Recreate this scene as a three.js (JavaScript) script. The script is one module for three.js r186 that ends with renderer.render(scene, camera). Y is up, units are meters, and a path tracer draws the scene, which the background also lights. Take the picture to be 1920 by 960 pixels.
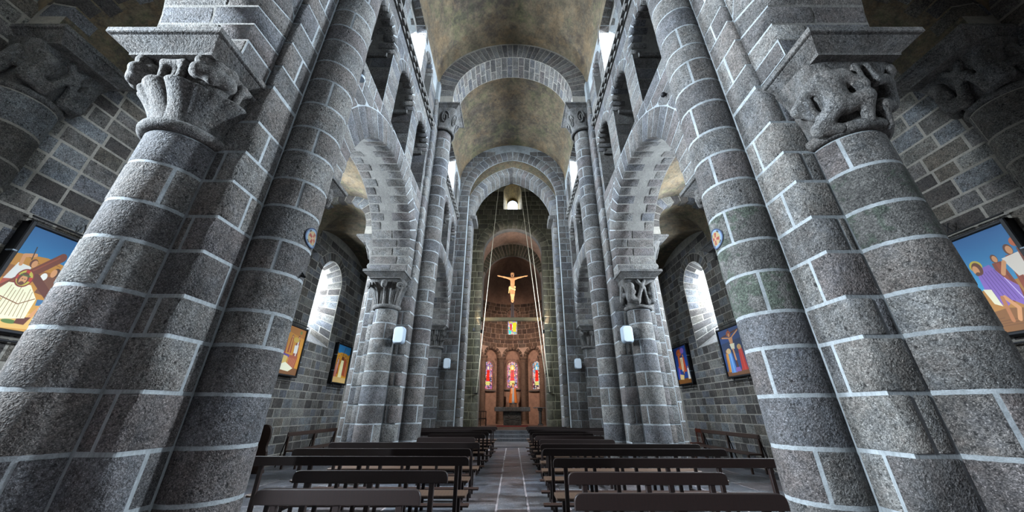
import * as THREE from 'three';
import { mergeGeometries, mergeVertices } from 'three/addons/utils/BufferGeometryUtils.js';
import { MarchingCubes } from 'three/addons/objects/MarchingCubes.js';
import { RectAreaLightUniformsLib } from 'three/addons/lights/RectAreaLightUniformsLib.js';

// ---------------------------------------------------------------- camera, sky, exposure, daylight
const scene = new THREE.Scene();
const camera = new THREE.PerspectiveCamera(2 * Math.atan(480 / 630) * 180 / Math.PI, 2, 0.05, 200);
camera.position.set(0, 1.5, 0);
camera.rotation.order = 'YXZ';
camera.rotation.set(24.75 * Math.PI / 180, 0.1 * Math.PI / 180, 0.1 * Math.PI / 180);
const renderer = new THREE.WebGLRenderer();
renderer.toneMapping = THREE.LinearToneMapping;
renderer.toneMappingExposure = 2.0;
renderer.shadowMap.enabled = true;
RectAreaLightUniformsLib.init();
scene.background = new THREE.Color().setRGB(1.5, 1.75, 2.0);
const DAY = new THREE.Color().setRGB(0.79, 0.9, 1.0);
// daylight entering at a window: as large as its glass, just inside it, facing along `to`
function daylight(name, x, y, z, w, h, to, power, color = DAY) {
  const l = new THREE.RectAreaLight(color, power, w, h);
  l.name = name; l.position.set(x, y, z); l.lookAt(x + to[0], y + to[1], z + to[2]); l.castShadow = true;
  scene.add(l);
}
const AISLE_DAY = { '-1': [420, 215, 58], 1: [15, 235, 58] }, UPPER_DAY = [60, 270, 290];   // by side and bay, from the west; unseen aisle windows mostly brightened for fill

// ---------------------------------------------------------------- numbers, noise, textures
function rng(seed) { let a = seed >>> 0; return () => { a = (a + 0x6D2B79F5) | 0; let t = Math.imul(a ^ (a >>> 15), 1 | a); t = (t + Math.imul(t ^ (t >>> 7), 61 | t)) ^ t; return ((t ^ (t >>> 14)) >>> 0) / 4294967296; }; }
const lerp = (a, b, t) => a + (b - a) * t, clamp = (x, a, b) => Math.min(b, Math.max(a, x)), PI = Math.PI, DEG = PI / 180;
const smooth = (a, b, x) => { const t = clamp((x - a) / (b - a), 0, 1); return t * t * (3 - 2 * t); };
// tiling value noise: n cells over size pixels
function noiseLayer(size, n, seed) {
  const r = rng(seed), g = new Float32Array(n * n).map(() => r()), out = new Float32Array(size * size);
  for (let y = 0; y < size; y++) {
    const fy = y / size * n, iy = Math.floor(fy), ty = fy - iy, sy = ty * ty * (3 - 2 * ty), r0 = (iy % n) * n, r1 = ((iy + 1) % n) * n;
    for (let x = 0; x < size; x++) {
      const fx = x / size * n, ix = Math.floor(fx), tx = fx - ix, sx = tx * tx * (3 - 2 * tx), a = ix % n, b = (ix + 1) % n;
      out[y * size + x] = (g[r0 + a] * (1 - sx) + g[r0 + b] * sx) * (1 - sy) + (g[r1 + a] * (1 - sx) + g[r1 + b] * sx) * sy;
    }
  }
  return out;
}
function fbm(size, cells, weights, seed) {
  const out = new Float32Array(size * size); let s = 0;
  cells.forEach((n, k) => { const l = noiseLayer(size, n, seed + k * 17); for (let i = 0; i < out.length; i++) out[i] += l[i] * weights[k]; s += weights[k]; });
  for (let i = 0; i < out.length; i++) out[i] /= s;
  return out;
}
function dataTex(size, fn, srgb, rep = 1) {
  const d = new Uint8Array(size * size * 4);
  for (let i = 0; i < size * size; i++) { const c = fn(i); d[i * 4] = clamp(c[0], 0, 255); d[i * 4 + 1] = clamp(c[1], 0, 255); d[i * 4 + 2] = clamp(c[2], 0, 255); d[i * 4 + 3] = 255; }
  const t = new THREE.DataTexture(d, size, size); t.magFilter = THREE.LinearFilter; t.minFilter = THREE.LinearMipmapLinearFilter; t.generateMipmaps = true;
  t.wrapS = t.wrapT = THREE.RepeatWrapping; t.repeat.set(rep, rep); if (srgb) t.colorSpace = THREE.SRGBColorSpace; t.needsUpdate = true;
  return t;
}
const S1 = 1024;
const grain = fbm(S1, [90, 180, 400], [1, 1.3, 0.8], 3), cloud = fbm(S1, [4, 9, 20, 44], [1, 0.8, 0.6, 0.5], 11), speck = noiseLayer(S1, 230, 29), pits = fbm(S1, [40, 85], [1, 1], 41);
const stoneMap = dataTex(S1, (i) => {
  let v = 0.68 + (cloud[i] - 0.5) * 0.6 + (grain[i] - 0.5) * 0.9;
  if (speck[i] > 0.74) v += (speck[i] - 0.74) * 2.6;
  if (pits[i] < 0.33) v -= (0.33 - pits[i]) * 1.7;
  v = clamp(v, 0.12, 1.2) * 200;
  const w = (cloud[(i + 4321) % cloud.length] - 0.5) * 26;
  return [v + w * 0.6, v - Math.abs(w) * 0.15, v - w * 0.5];
}, true, 1 / 1.15);
const mossMap = dataTex(512, (i) => {   // the same stone with patches of green algae
  const y = Math.floor(i / 512), x = i % 512, k = (y * 2) * S1 + x * 2, m = smooth(0.5, 0.62, cloud[(k + 90000) % cloud.length]), v = clamp(0.68 + (cloud[k] - 0.5) * 0.6 + (grain[k] - 0.5) * 0.9, 0.12, 1.2) * 200;
  return [v * lerp(1, 0.8, m), v * lerp(1, 0.89, m), v * lerp(1, 0.82, m)];
}, true, 1 / 1.15);
const stoneBump = dataTex(S1, (i) => { const v = 128 + (grain[i] - 0.5) * 190 + (pits[i] - 0.5) * 150 + (cloud[i] - 0.5) * 120; return [v, v, v]; }, false, 1 / 1.15);
const mortarMap = dataTex(512, (i) => { const y = Math.floor(i / 512), x = i % 512, k = (y * 2) * S1 + x * 2; const v = 218 + (cloud[k] - 0.5) * 90 + (grain[k] - 0.5) * 70; return [v, v, v]; }, true, 1 / 0.9);
const plasterMap = (() => {   // lime plaster with brown, green and sooty stains, finely mottled
  const a = fbm(S1, [5, 13, 29, 64, 150, 330], [0.8, 0.8, 0.9, 0.9, 0.8, 0.7], 71), b = fbm(S1, [3, 7, 16, 41, 100], [1, 0.8, 0.6, 0.5, 0.4], 83), c = fbm(S1, [3, 8, 22, 60, 140], [1, 0.9, 0.8, 0.6, 0.5], 97);
  return dataTex(S1, (i) => {
    const v = 160 + (a[i] - 0.5) * 190, green = smooth(0.47, 0.64, b[i]), soot = smooth(0.5, 0.68, c[i]), ochre = smooth(0.5, 0.68, 1 - b[i]);
    const k = lerp(1, 0.8, soot), r = v * lerp(1, 0.93, green) * lerp(1, 1.02, ochre), g = v * lerp(0.93, 0.93, green) * lerp(1, 0.97, ochre), bl = v * lerp(0.84, 0.77, green) * lerp(1, 0.9, ochre);
    return [r * k, g * k, bl * k * lerp(1, 1.08, soot)];
  }, true, 1);
})();
const woodMap = dataTex(512, (i) => { const y = Math.floor(i / 512), x = i % 512; const k = ((y * 2) % S1) * S1 + ((x * 26) % S1); const k2 = (y * 2) * S1 + x * 2; const v = 165 + (cloud[k] - 0.5) * 120 + (grain[k2] - 0.5) * 60; return [v, v * 0.97, v * 0.95]; }, true, 1 / 0.6);

const std = (o) => new THREE.MeshStandardMaterial({ roughness: 0.9, metalness: 0, ...o });
const stone = (hex, o = {}) => std({ color: hex, map: stoneMap, bumpMap: stoneBump, bumpScale: 0.011, roughness: 0.93, ...o });
const M = {
  nave: ['#94928f', '#868482', '#9c9994', '#7b7877', '#908a85', '#85868a', '#8b8482', '#a3a19d'].map((h) => stone(h)),
  aisle: ['#989490', '#86827c', '#a5a29a', '#6f6862', '#8a8276', '#92949a', '#645e5a', '#9fa3a6'].map((h) => stone(h)),
  mossy: [stone('#908e8a', { map: mossMap }), stone('#85837f', { map: mossMap })],
  tower: ['#77735f', '#6b6852', '#827c68', '#625d4d'].map((h) => stone(h)),
  apse: ['#8d7767', '#7d6959', '#9a8270', '#736056', '#86786e'].map((h) => stone(h)),  // brown stone, with the pink warmth of the lamp light put into the colour
  mortar: std({ color: '#92989b', map: mortarMap, bumpMap: mortarMap, bumpScale: 0.004 }),
  mortarDim: std({ color: '#938e85', map: mortarMap, bumpMap: mortarMap, bumpScale: 0.004 }),
  mortarTower: std({ color: '#96927f', map: mortarMap, bumpMap: mortarMap, bumpScale: 0.004 }),
  mortarApse: std({ color: '#a08d80', map: mortarMap, bumpMap: mortarMap, bumpScale: 0.004 }),
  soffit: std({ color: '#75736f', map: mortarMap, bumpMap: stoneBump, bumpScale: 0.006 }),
  carved: stone('#8f8d8a', { bumpScale: 0.008 }),
  plaster: std({ color: '#878172', map: plasterMap, bumpMap: stoneBump, bumpScale: 0.006 }),
  apsePlaster: std({ color: '#94796a', map: mortarMap }),
  wood: std({ color: '#2b130c', map: woodMap, roughness: 0.52 }),
  woodWarm: std({ color: '#4a3023', map: woodMap, roughness: 0.5 }),
  seat: std({ color: '#7d6350', map: woodMap, roughness: 0.45 }),
  redWood: std({ color: '#6b3120', map: woodMap, roughness: 0.4 }),
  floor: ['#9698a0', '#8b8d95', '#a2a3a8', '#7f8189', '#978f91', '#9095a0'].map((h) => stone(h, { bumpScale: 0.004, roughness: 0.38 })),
  floorJoint: std({ color: '#9a8f90', map: mortarMap }),
  iron: std({ color: '#17171a', roughness: 0.55, metalness: 0.4 }),
  white: std({ color: '#84929f', roughness: 0.5 }),
  rope: std({ color: '#b8b2a0', roughness: 0.95 }),
  altar: stone('#8e9497', { bumpScale: 0.003 }),
  skin: std({ color: '#b87b4b', roughness: 0.7 }),
  cloth: std({ color: '#c9a368', roughness: 0.85 }),
  glass: new THREE.MeshPhysicalMaterial({ color: '#eef6ff', transmission: 1, thickness: 0, roughness: 0.05, ior: 1.5 }),
};

// ---------------------------------------------------------------- scene helpers
const used = {};
function numbered(n) { const k = used[n] = (used[n] ?? -1) + 1; return k ? `${n}_${String(k).padStart(3, '0')}` : n; }
function on(m) { m.castShadow = true; m.receiveShadow = true; return m; }
function top(name, label, category, kind, group) { const g = new THREE.Group(); g.name = numbered(name); scene.add(g); tag(g, label, category, kind, group); return g; }
function tag(o, label, category, kind, group) { if (label) o.userData.label = label; if (category) o.userData.category = category; if (kind) o.userData.kind = kind; if (group) o.userData.group = group; return o; }
function put(parent, name, geo, mat) { const m = on(new THREE.Mesh(geo, mat)); m.name = name; parent.add(m); return m; }
function topMesh(name, geo, mat, label, category, kind, group) { const m = put(scene, numbered(name), geo, mat); return tag(m, label, category, kind, group); }
const v3 = (p) => new THREE.Vector3(p[0], p[1], p[2]);
function box(w, h, d, x = 0, y = 0, z = 0) { const g = new THREE.BoxGeometry(w, h, d); g.translate(x, y, z); return g; }
// box with chamfered edges, centred
function cbox(w, h, d, x = 0, y = 0, z = 0, b = 0.012) {
  b = Math.min(b, w / 3, h / 3, d / 3);
  const s = new THREE.Shape(); const X = w / 2 - b, Y = h / 2 - b;
  s.moveTo(-X, -Y); s.lineTo(X, -Y); s.lineTo(X, Y); s.lineTo(-X, Y); s.closePath();
  const g = new THREE.ExtrudeGeometry(s, { depth: d - 2 * b, bevelEnabled: true, bevelThickness: b, bevelSize: b, bevelSegments: 1, steps: 1 });
  g.translate(x, y, z - d / 2 + b); return g;
}
function tube(pts, r, seg = 24, rs = 8, closed = false) { return new THREE.TubeGeometry(new THREE.CatmullRomCurve3(pts.map(v3), closed), seg, r, rs, closed); }
function bar(a, b, r, rs = 8) { return new THREE.TubeGeometry(new THREE.LineCurve3(v3(a), v3(b)), 1, r, rs, false); }
function clean(g) { for (const k of Object.keys(g.attributes)) if (!['position', 'normal', 'uv'].includes(k)) g.deleteAttribute(k); return g.index ? g.toNonIndexed() : g; }
const uvScale = (g, a, b) => { const u = g.attributes.uv; for (let i = 0; i < u.count; i++) u.setXY(i, u.getX(i) * a, u.getY(i) * b); return g; };
const merged = (list) => mergeGeometries(list.map(clean));

// A sheet of vertices over (u, v): F(u, v, d) is the point of the surface, d metres out of it.
// b and t: lower and upper edge, numbers or functions of u. With edge > 0 the rim is sunk by `sunk` and the face stands out by h, like a dressed stone.
function sheet(F, u0, u1, b, t, o = {}) {
  const { nu = 1, nv = 1, h = 0.007, sunk = 0.012, edge = 0.014, uks = [], vks = [], uo = 0, vo = 0, us2 = 1, vs2 = 1, edgeU = edge, close = false } = o;
  const B = typeof b === 'function' ? b : () => b, T = typeof t === 'function' ? t : () => t;
  const knots = (a, z, n, ks, e) => { const l = []; if (e) l.push(a, a + e); else l.push(a); const a2 = a + e, z2 = z - e; for (let k = 1; k < n; k++) l.push(lerp(a2, z2, k / n)); for (const k of ks) if (k > a2 + 1e-4 && k < z2 - 1e-4) l.push(k); if (e) l.push(z2, z); else l.push(z); return l.sort((p, q) => p - q); };
  const us = knots(u0, u1, nu, uks, edgeU), pos = [], uv = [], idx = []; let rows = 0;
  us.forEach((u, i) => {
    const vb = B(u), vt = T(u), vs = knots(vb, vt, nv, vks, edge); rows = vs.length;
    vs.forEach((v, j) => {
      const rim = edge && (i === 0 || j === 0 || i === us.length - 1 || j === rows - 1);
      pos.push(...F(u, v, edge ? (rim ? -sunk : h) : h)); uv.push(u * us2 + uo, v * vs2 + vo);
    });
  });
  const uc = (u0 + u1) / 2, vc = (B(uc) + T(uc)) / 2 + 0.0003, e = 1e-3, p0 = v3(F(uc, vc, 0)), pu = v3(F(uc + e, vc, 0)).sub(p0), pv = v3(F(uc, vc + e, 0)).sub(p0), pd = v3(F(uc, vc, e)).sub(p0);
  const flip = pu.cross(pv).dot(pd) < 0;
  for (let i = 0; i < us.length - 1; i++) for (let j = 0; j < rows - 1; j++) {
    const a = i * rows + j, c = a + rows;
    if (flip) idx.push(a, a + 1, c, c, a + 1, c + 1); else idx.push(a, c, a + 1, c, c + 1, a + 1);
  }
  const g = new THREE.BufferGeometry(); g.setAttribute('position', new THREE.Float32BufferAttribute(pos, 3)); g.setAttribute('uv', new THREE.Float32BufferAttribute(uv, 2)); g.setIndex(idx); g.computeVertexNormals();
  return g;
}
// one dressed stone as a mesh of its own, or into a sink of stones too small or too hidden to pick apart
function stonePiece(parent, name, F, u0, u1, b, t, mats, r, o = {}) {
  const g = sheet(F, u0, u1, b, t, { h: 0.004 + r() * 0.009, uo: r() * 7, vo: r() * 7, ...o });
  if (parent.sink) { parent.sink.push(g); return; }
  return put(parent, name, g, mats[Math.floor(r() * mats.length)]);
}
function sinkMesh(sink, name, parent, mat) { if (sink.sink.length) { const m = put(parent, name, mergeGeometries(sink.sink.map(clean)), mat); m.userData.kind = 'stuff'; return m; } }
// coursed masonry over u0..u1 and the heights ys, with openings blocked(ya, yb) -> [[a, b], ...] and a lower edge bot(u)
function fill(parent, F, o, mats, r) {
  const { u0, u1, ys, ch = 0.36, len = 0.6, blocked, bot, topEdge, name = 'stone', gap = 0.0065, jit = 0.3 } = o;
  for (let k = 0; k < ys.length - 1; k++) {
    const n = Math.max(1, Math.round((ys[k + 1] - ys[k]) / ch)); let y = ys[k];
    for (let c = 0; c < n; c++) {
      const y1 = c === n - 1 ? ys[k + 1] : y + (ys[k + 1] - y) / (n - c) * (1 + (r() - 0.5) * jit);
      let segs = [[u0, u1]];
      for (const [a, b] of blocked ? blocked(y, y1) : []) segs = segs.flatMap(([p, q]) => (b <= p || a >= q) ? [[p, q]] : [[p, a], [b, q]].filter(([x, z]) => z - x > 0.05));
      for (const [p, q] of segs) {
        let u = p; const L = q - p, m = Math.max(1, Math.round(L / len)); let left = m;
        while (u < q - 1e-6) {
          let w = (q - u) / left; if (left > 1) w *= 1 + (r() - 0.5) * 0.7; left--;
          const a = u + gap, b = Math.min(q, u + w) - gap; u = left === 0 ? q : u + w;
          let lo = y + gap, hi = y1 - gap;
          if (b - a < 0.05) continue;
          if (!bot && !topEdge) { stonePiece(parent, name, F, a, b, lo, hi, mats, r, o.opt); continue; }
          const lf = (x) => Math.max(lo, bot ? bot(x) + gap : -9), hf = (x) => Math.min(hi, topEdge ? topEdge(x) - gap : 99);
          let s = null, e = null; for (let i = 0; i <= 24; i++) { const x = lerp(a, b, i / 24); if (hf(x) - lf(x) > 0.045) { if (s === null) s = x; e = x; } else if (s !== null) break; }
          if (s === null || e - s < 0.06) continue;
          const cut = bot && Math.max(...[0, 0.25, 0.5, 0.75, 1].map((i) => bot(lerp(s, e, i)))) > lo || topEdge && Math.min(...[0, 0.25, 0.5, 0.75, 1].map((i) => topEdge(lerp(s, e, i)))) < hi;
          stonePiece(parent, name, F, s, e, lf, hf, mats, r, { ...o.opt, nu: cut ? 5 : 1 });
        }
      }
      y = y1;
    }
  }
}
// ring of arch stones on wall frame F: centre (cu, cv), inner radius R, thickness t, angles a0..a1, n stones; each turns into the soffit by one of `turn`
function ring(parent, F, cu, cv, R, t, a0, a1, n, turn, mats, r, name = 'arch_stone', o = {}) {
  const deps = [];
  for (let k = 0; k < n; k++) {
    const g0 = 0.005 / R, p = lerp(a0, a1, k / n) + g0, q = lerp(a0, a1, (k + 1) / n) - g0, tt = t * (o.ragged ? 1 + (r() - 0.5) * o.ragged : 1), dep = turn ? turn[k % turn.length] * (1 + (r() - 0.5) * 0.15) : 0;
    const L = (u, v, d) => { const a = u / R, rad = v < tt ? R + tt - v : R - d, off = v < tt ? d : (v > tt + 1e-6 ? -(v - tt) : d); const rr = Math.abs(v - tt) < 1e-6 ? R - d : rad; return F(cu + rr * Math.cos(a), cv + rr * Math.sin(a), off); };
    stonePiece(parent, name, L, p * R, q * R, 0, tt + dep, mats, r, { nu: (q - p) > 0.2 ? 3 : 1, vks: dep ? [tt] : [], edgeU: Math.min(0.012, (q - p) * R / 5) });
    deps.push(dep);
  }
  return deps;
}
// mortar band behind a ring of arch stones
const band = (F, cu, cv, R, t, a0, a1) => sheet((u, v, d) => F(cu + v * Math.cos(u), cv + v * Math.sin(u), d), a0, a1, R, R + t, { edge: 0, h: 0.002, nu: 16 });
// solid between the plane d = 0 and d = -depth cut out by a shape in (u, v)
function body(F, shape, depth, seg = 20) {
  const g = new THREE.ExtrudeGeometry(shape, { depth, bevelEnabled: false, curveSegments: seg });
  const p = g.attributes.position, P = [];
  for (let i = 0; i < p.count; i++) { const q = F(p.getX(i), p.getY(i), -p.getZ(i)); p.setXYZ(i, ...q); }
  const o = v3(F(0, 0, 0)), a = v3(F(1, 0, 0)).sub(o), b = v3(F(0, 1, 0)).sub(o), c = v3(F(0, 0, -1)).sub(o);
  if (a.cross(b).dot(c) < 0) for (const k of ['position', 'uv']) { const at = g.attributes[k], n = at.itemSize; for (let i = 0; i < at.count; i += 3) for (let j = 0; j < n; j++) { const x = at.array[(i + 1) * n + j]; at.array[(i + 1) * n + j] = at.array[(i + 2) * n + j]; at.array[(i + 2) * n + j] = x; } }
  g.computeVertexNormals(); return g;
}
const poly = (pts) => { const s = new THREE.Shape(); pts.forEach(([x, y], i) => i ? s.lineTo(x, y) : s.moveTo(x, y)); s.closePath(); return s; };
const archPts = (cu, cv, R, n = 20, a0 = PI, a1 = 0) => Array.from({ length: n + 1 }, (_, i) => { const a = lerp(a0, a1, i / n); return [cu + R * Math.cos(a), cv + R * Math.sin(a)]; });
const hole = (cu, R, y0, yc) => { const h = new THREE.Path(); [[cu - R, y0], ...archPts(cu, yc, R), [cu + R, y0]].forEach(([x, y], i) => i ? h.lineTo(x, y) : h.moveTo(x, y)); h.closePath(); return h; };
// smooth union of tapered capsules, meshed; caps: [[ax, ay, az, ra, bx, by, bz, rb], ...]
function blob(caps, k = 0.03, res = 40, pad = 0.05) {
  const lo = [1e9, 1e9, 1e9], hi = [-1e9, -1e9, -1e9];
  for (const c of caps) for (const [o, q] of [[0, 3], [4, 7]]) for (let i = 0; i < 3; i++) { lo[i] = Math.min(lo[i], c[o + i] - c[q] - pad); hi[i] = Math.max(hi[i], c[o + i] + c[q] + pad); }
  const size = Math.max(...hi.map((h, i) => h - lo[i])) * 1.06, mid = hi.map((h, i) => (h + lo[i]) / 2), mc = new MarchingCubes(res, M.carved, false, false, 60000);
  mc.isolation = 0;
  for (let z = 0; z < res; z++) for (let y = 0; y < res; y++) for (let x = 0; x < res; x++) {
    const p = [x, y, z].map((n, i) => mid[i] + (n - res / 2) / (res / 2) * size / 2); let s = 0;
    for (const c of caps) {
      const ax = c[4] - c[0], ay = c[5] - c[1], az = c[6] - c[2], px = p[0] - c[0], py = p[1] - c[1], pz = p[2] - c[2], t = clamp((px * ax + py * ay + pz * az) / (ax * ax + ay * ay + az * az + 1e-9), 0, 1);
      s += Math.exp(-(Math.hypot(px - ax * t, py - ay * t, pz - az * t) - lerp(c[3], c[7], t)) / k);
    }
    mc.field[x + y * res + z * res * res] = clamp(k * Math.log(s + 1e-30), -1, 1);
  }
  mc.update();
  const n = mc.count, P = mc.positionArray.slice(0, n * 3), N = mc.normalArray.slice(0, n * 3), uv = new Float32Array(n * 2);
  for (let i = 0; i < n; i++) { for (let j = 0; j < 3; j++) P[i * 3 + j] = mid[j] + P[i * 3 + j] * size / 2; }
  const g = new THREE.BufferGeometry(); g.setAttribute('position', new THREE.BufferAttribute(P, 3)); g.setAttribute('normal', new THREE.BufferAttribute(N, 3)); g.setAttribute('uv', new THREE.BufferAttribute(uv, 2));
  g.deleteAttribute('normal'); g.deleteAttribute('uv');
  const g2 = mergeVertices(g, 1e-4); g2.computeVertexNormals();
  const q = g2.attributes.position, nn = g2.attributes.normal, t = new Float32Array(q.count * 2);
  for (let i = 0; i < q.count; i++) { const ax = Math.abs(nn.getX(i)), ay = Math.abs(nn.getY(i)), az = Math.abs(nn.getZ(i)); t[i * 2] = ax > az && ax > ay ? q.getZ(i) : q.getX(i); t[i * 2 + 1] = ay > ax && ay > az ? q.getZ(i) : q.getY(i); }
  g2.setAttribute('uv', new THREE.BufferAttribute(t, 2));
  return g2;
}
// ================================================================ THE SETTING
const XW = 2.95, XA = 7.2, XP = 2.84, XN = 2.70, XC = 3.48, RC = 0.31, HD = 0.735;          // nave wall, aisle wall, pilaster face, axis of the nave shafts, axis of the arcade columns, column radius, half a pier
const PIERS = [2.795, -3.515, -9.825], ZE = -15.45;                      // pier centres along the nave, west face of the crossing wall
const BAYS = [{ zc: -0.39, a: -2.78, b: 2.06 }, { zc: -6.70, a: -9.09, b: -4.25 }, { zc: -13.0, a: -15.45, b: -10.56 }];
const AR = 2.0, AY = 5.25, AT = 0.58;                                 // arcade arches
const SILL = 7.85, GR = 0.58, GY = 9.5, GT = 0.265, GP = 1.72;         // gallery openings
const naveF = (s) => (u, v, d) => [s * (XW - d), v, u];
const aisleF = (s) => (u, v, d) => [s * (XA - d), v, u];
const sideName = (s) => (s < 0 ? 'left' : 'right');

// ---- splayed round-headed window in a wall frame F: inner half-width r, sill y0, spring yc; glass r2, y2, yc2 at depth D
let windowNo = 0;
function splayedWindow(F, cu, r, y0, yc, r2, y2, yc2, D, label, mats, seed, o = {}) {
  const g = top(`window_${++windowNo}`, label, null, 'structure'); g.name = `window_${windowNo}`; const R = rng(seed);
  const jamb = (sg) => (u, v, d) => { const w = v / D, k = u; return F(cu + sg * (lerp(r, r2, w) - d), lerp(lerp(y0, y2, w), lerp(yc, yc2, w), k), -v); };
  const arch = (u, v, d) => { const w = v / D, a = u / r; return F(cu + (lerp(r, r2, w) - d) * Math.cos(a), lerp(yc, yc2, w) + (lerp(r, r2, w) - d) * Math.sin(a), -v); };
  const sill = (u, v, d) => { const w = v / D; return F(cu + u * lerp(r, r2, w) / r, lerp(y0, y2, w) + d, -v); };
  const lining = mergeGeometries([sheet(jamb(-1), 0, 1, 0, D, { edge: 0, h: 0 }), sheet(jamb(1), 0, 1, 0, D, { edge: 0, h: 0 }), sheet(arch, 0, PI * r, 0, D, { edge: 0, h: 0, nu: 24 })].map(clean));
  put(g, 'lining', lining, o.mortar ?? M.mortar);
  const H = yc - y0, n = Math.max(3, Math.round(H / (o.ch ?? 0.3)));
  if (!o.plain) for (const sg of [-1, 1]) {
    const J = jamb(sg), JM = (u, v, d) => J((u - y0) / H, v, d);
    for (let k = 0; k < n; k++) {
      const a = y0 + H * k / n + 0.008, b = y0 + H * (k + 1) / n - 0.008, cut = D * (k % 2 ? 0.38 : 0.6) + (R() - 0.5) * 0.1;
      stonePiece(g, 'stone', JM, a, b, 0.01, cut - 0.008, mats, R); stonePiece(g, 'stone', JM, a, b, cut + 0.008, D - 0.01, mats, R);
    }
  }
  if (!o.plain) { const m = o.vs ?? 9; for (let k = 0; k < m; k++) stonePiece(g, 'stone', arch, PI * r * k / m + 0.008, PI * r * (k + 1) / m - 0.008, 0.01, D * (k % 2 ? 0.3 : 0.45), mats, R, { nu: 2 }); }
  put(g, 'sill', sheet(sill, -r, r, 0, D, { h: 0.004, edge: 0.01 }), mats[0]);
  const sh = poly([[cu - r2, y2], ...archPts(cu, yc2, r2), [cu + r2, y2]]);
  const gl = new THREE.ShapeGeometry(sh, 14), p = gl.attributes.position; for (let i = 0; i < p.count; i++) p.setXYZ(i, ...F(p.getX(i), p.getY(i), -D + 0.02)); gl.computeVertexNormals();
  put(g, 'pane', gl, o.pane ?? M.glass);
  const lead = []; for (let k = 1; k < 5; k++) { const y = lerp(y2, yc2, k / 4.2); lead.push(bar(F(cu - r2, y, -D + 0.04), F(cu + r2, y, -D + 0.04), 0.008, 4)); } lead.push(bar(F(cu, y2, -D + 0.04), F(cu, yc2 + r2, -D + 0.04), 0.008, 4));
  put(g, 'glazing_bar', merged(lead), M.iron);
  return g;
}

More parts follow.
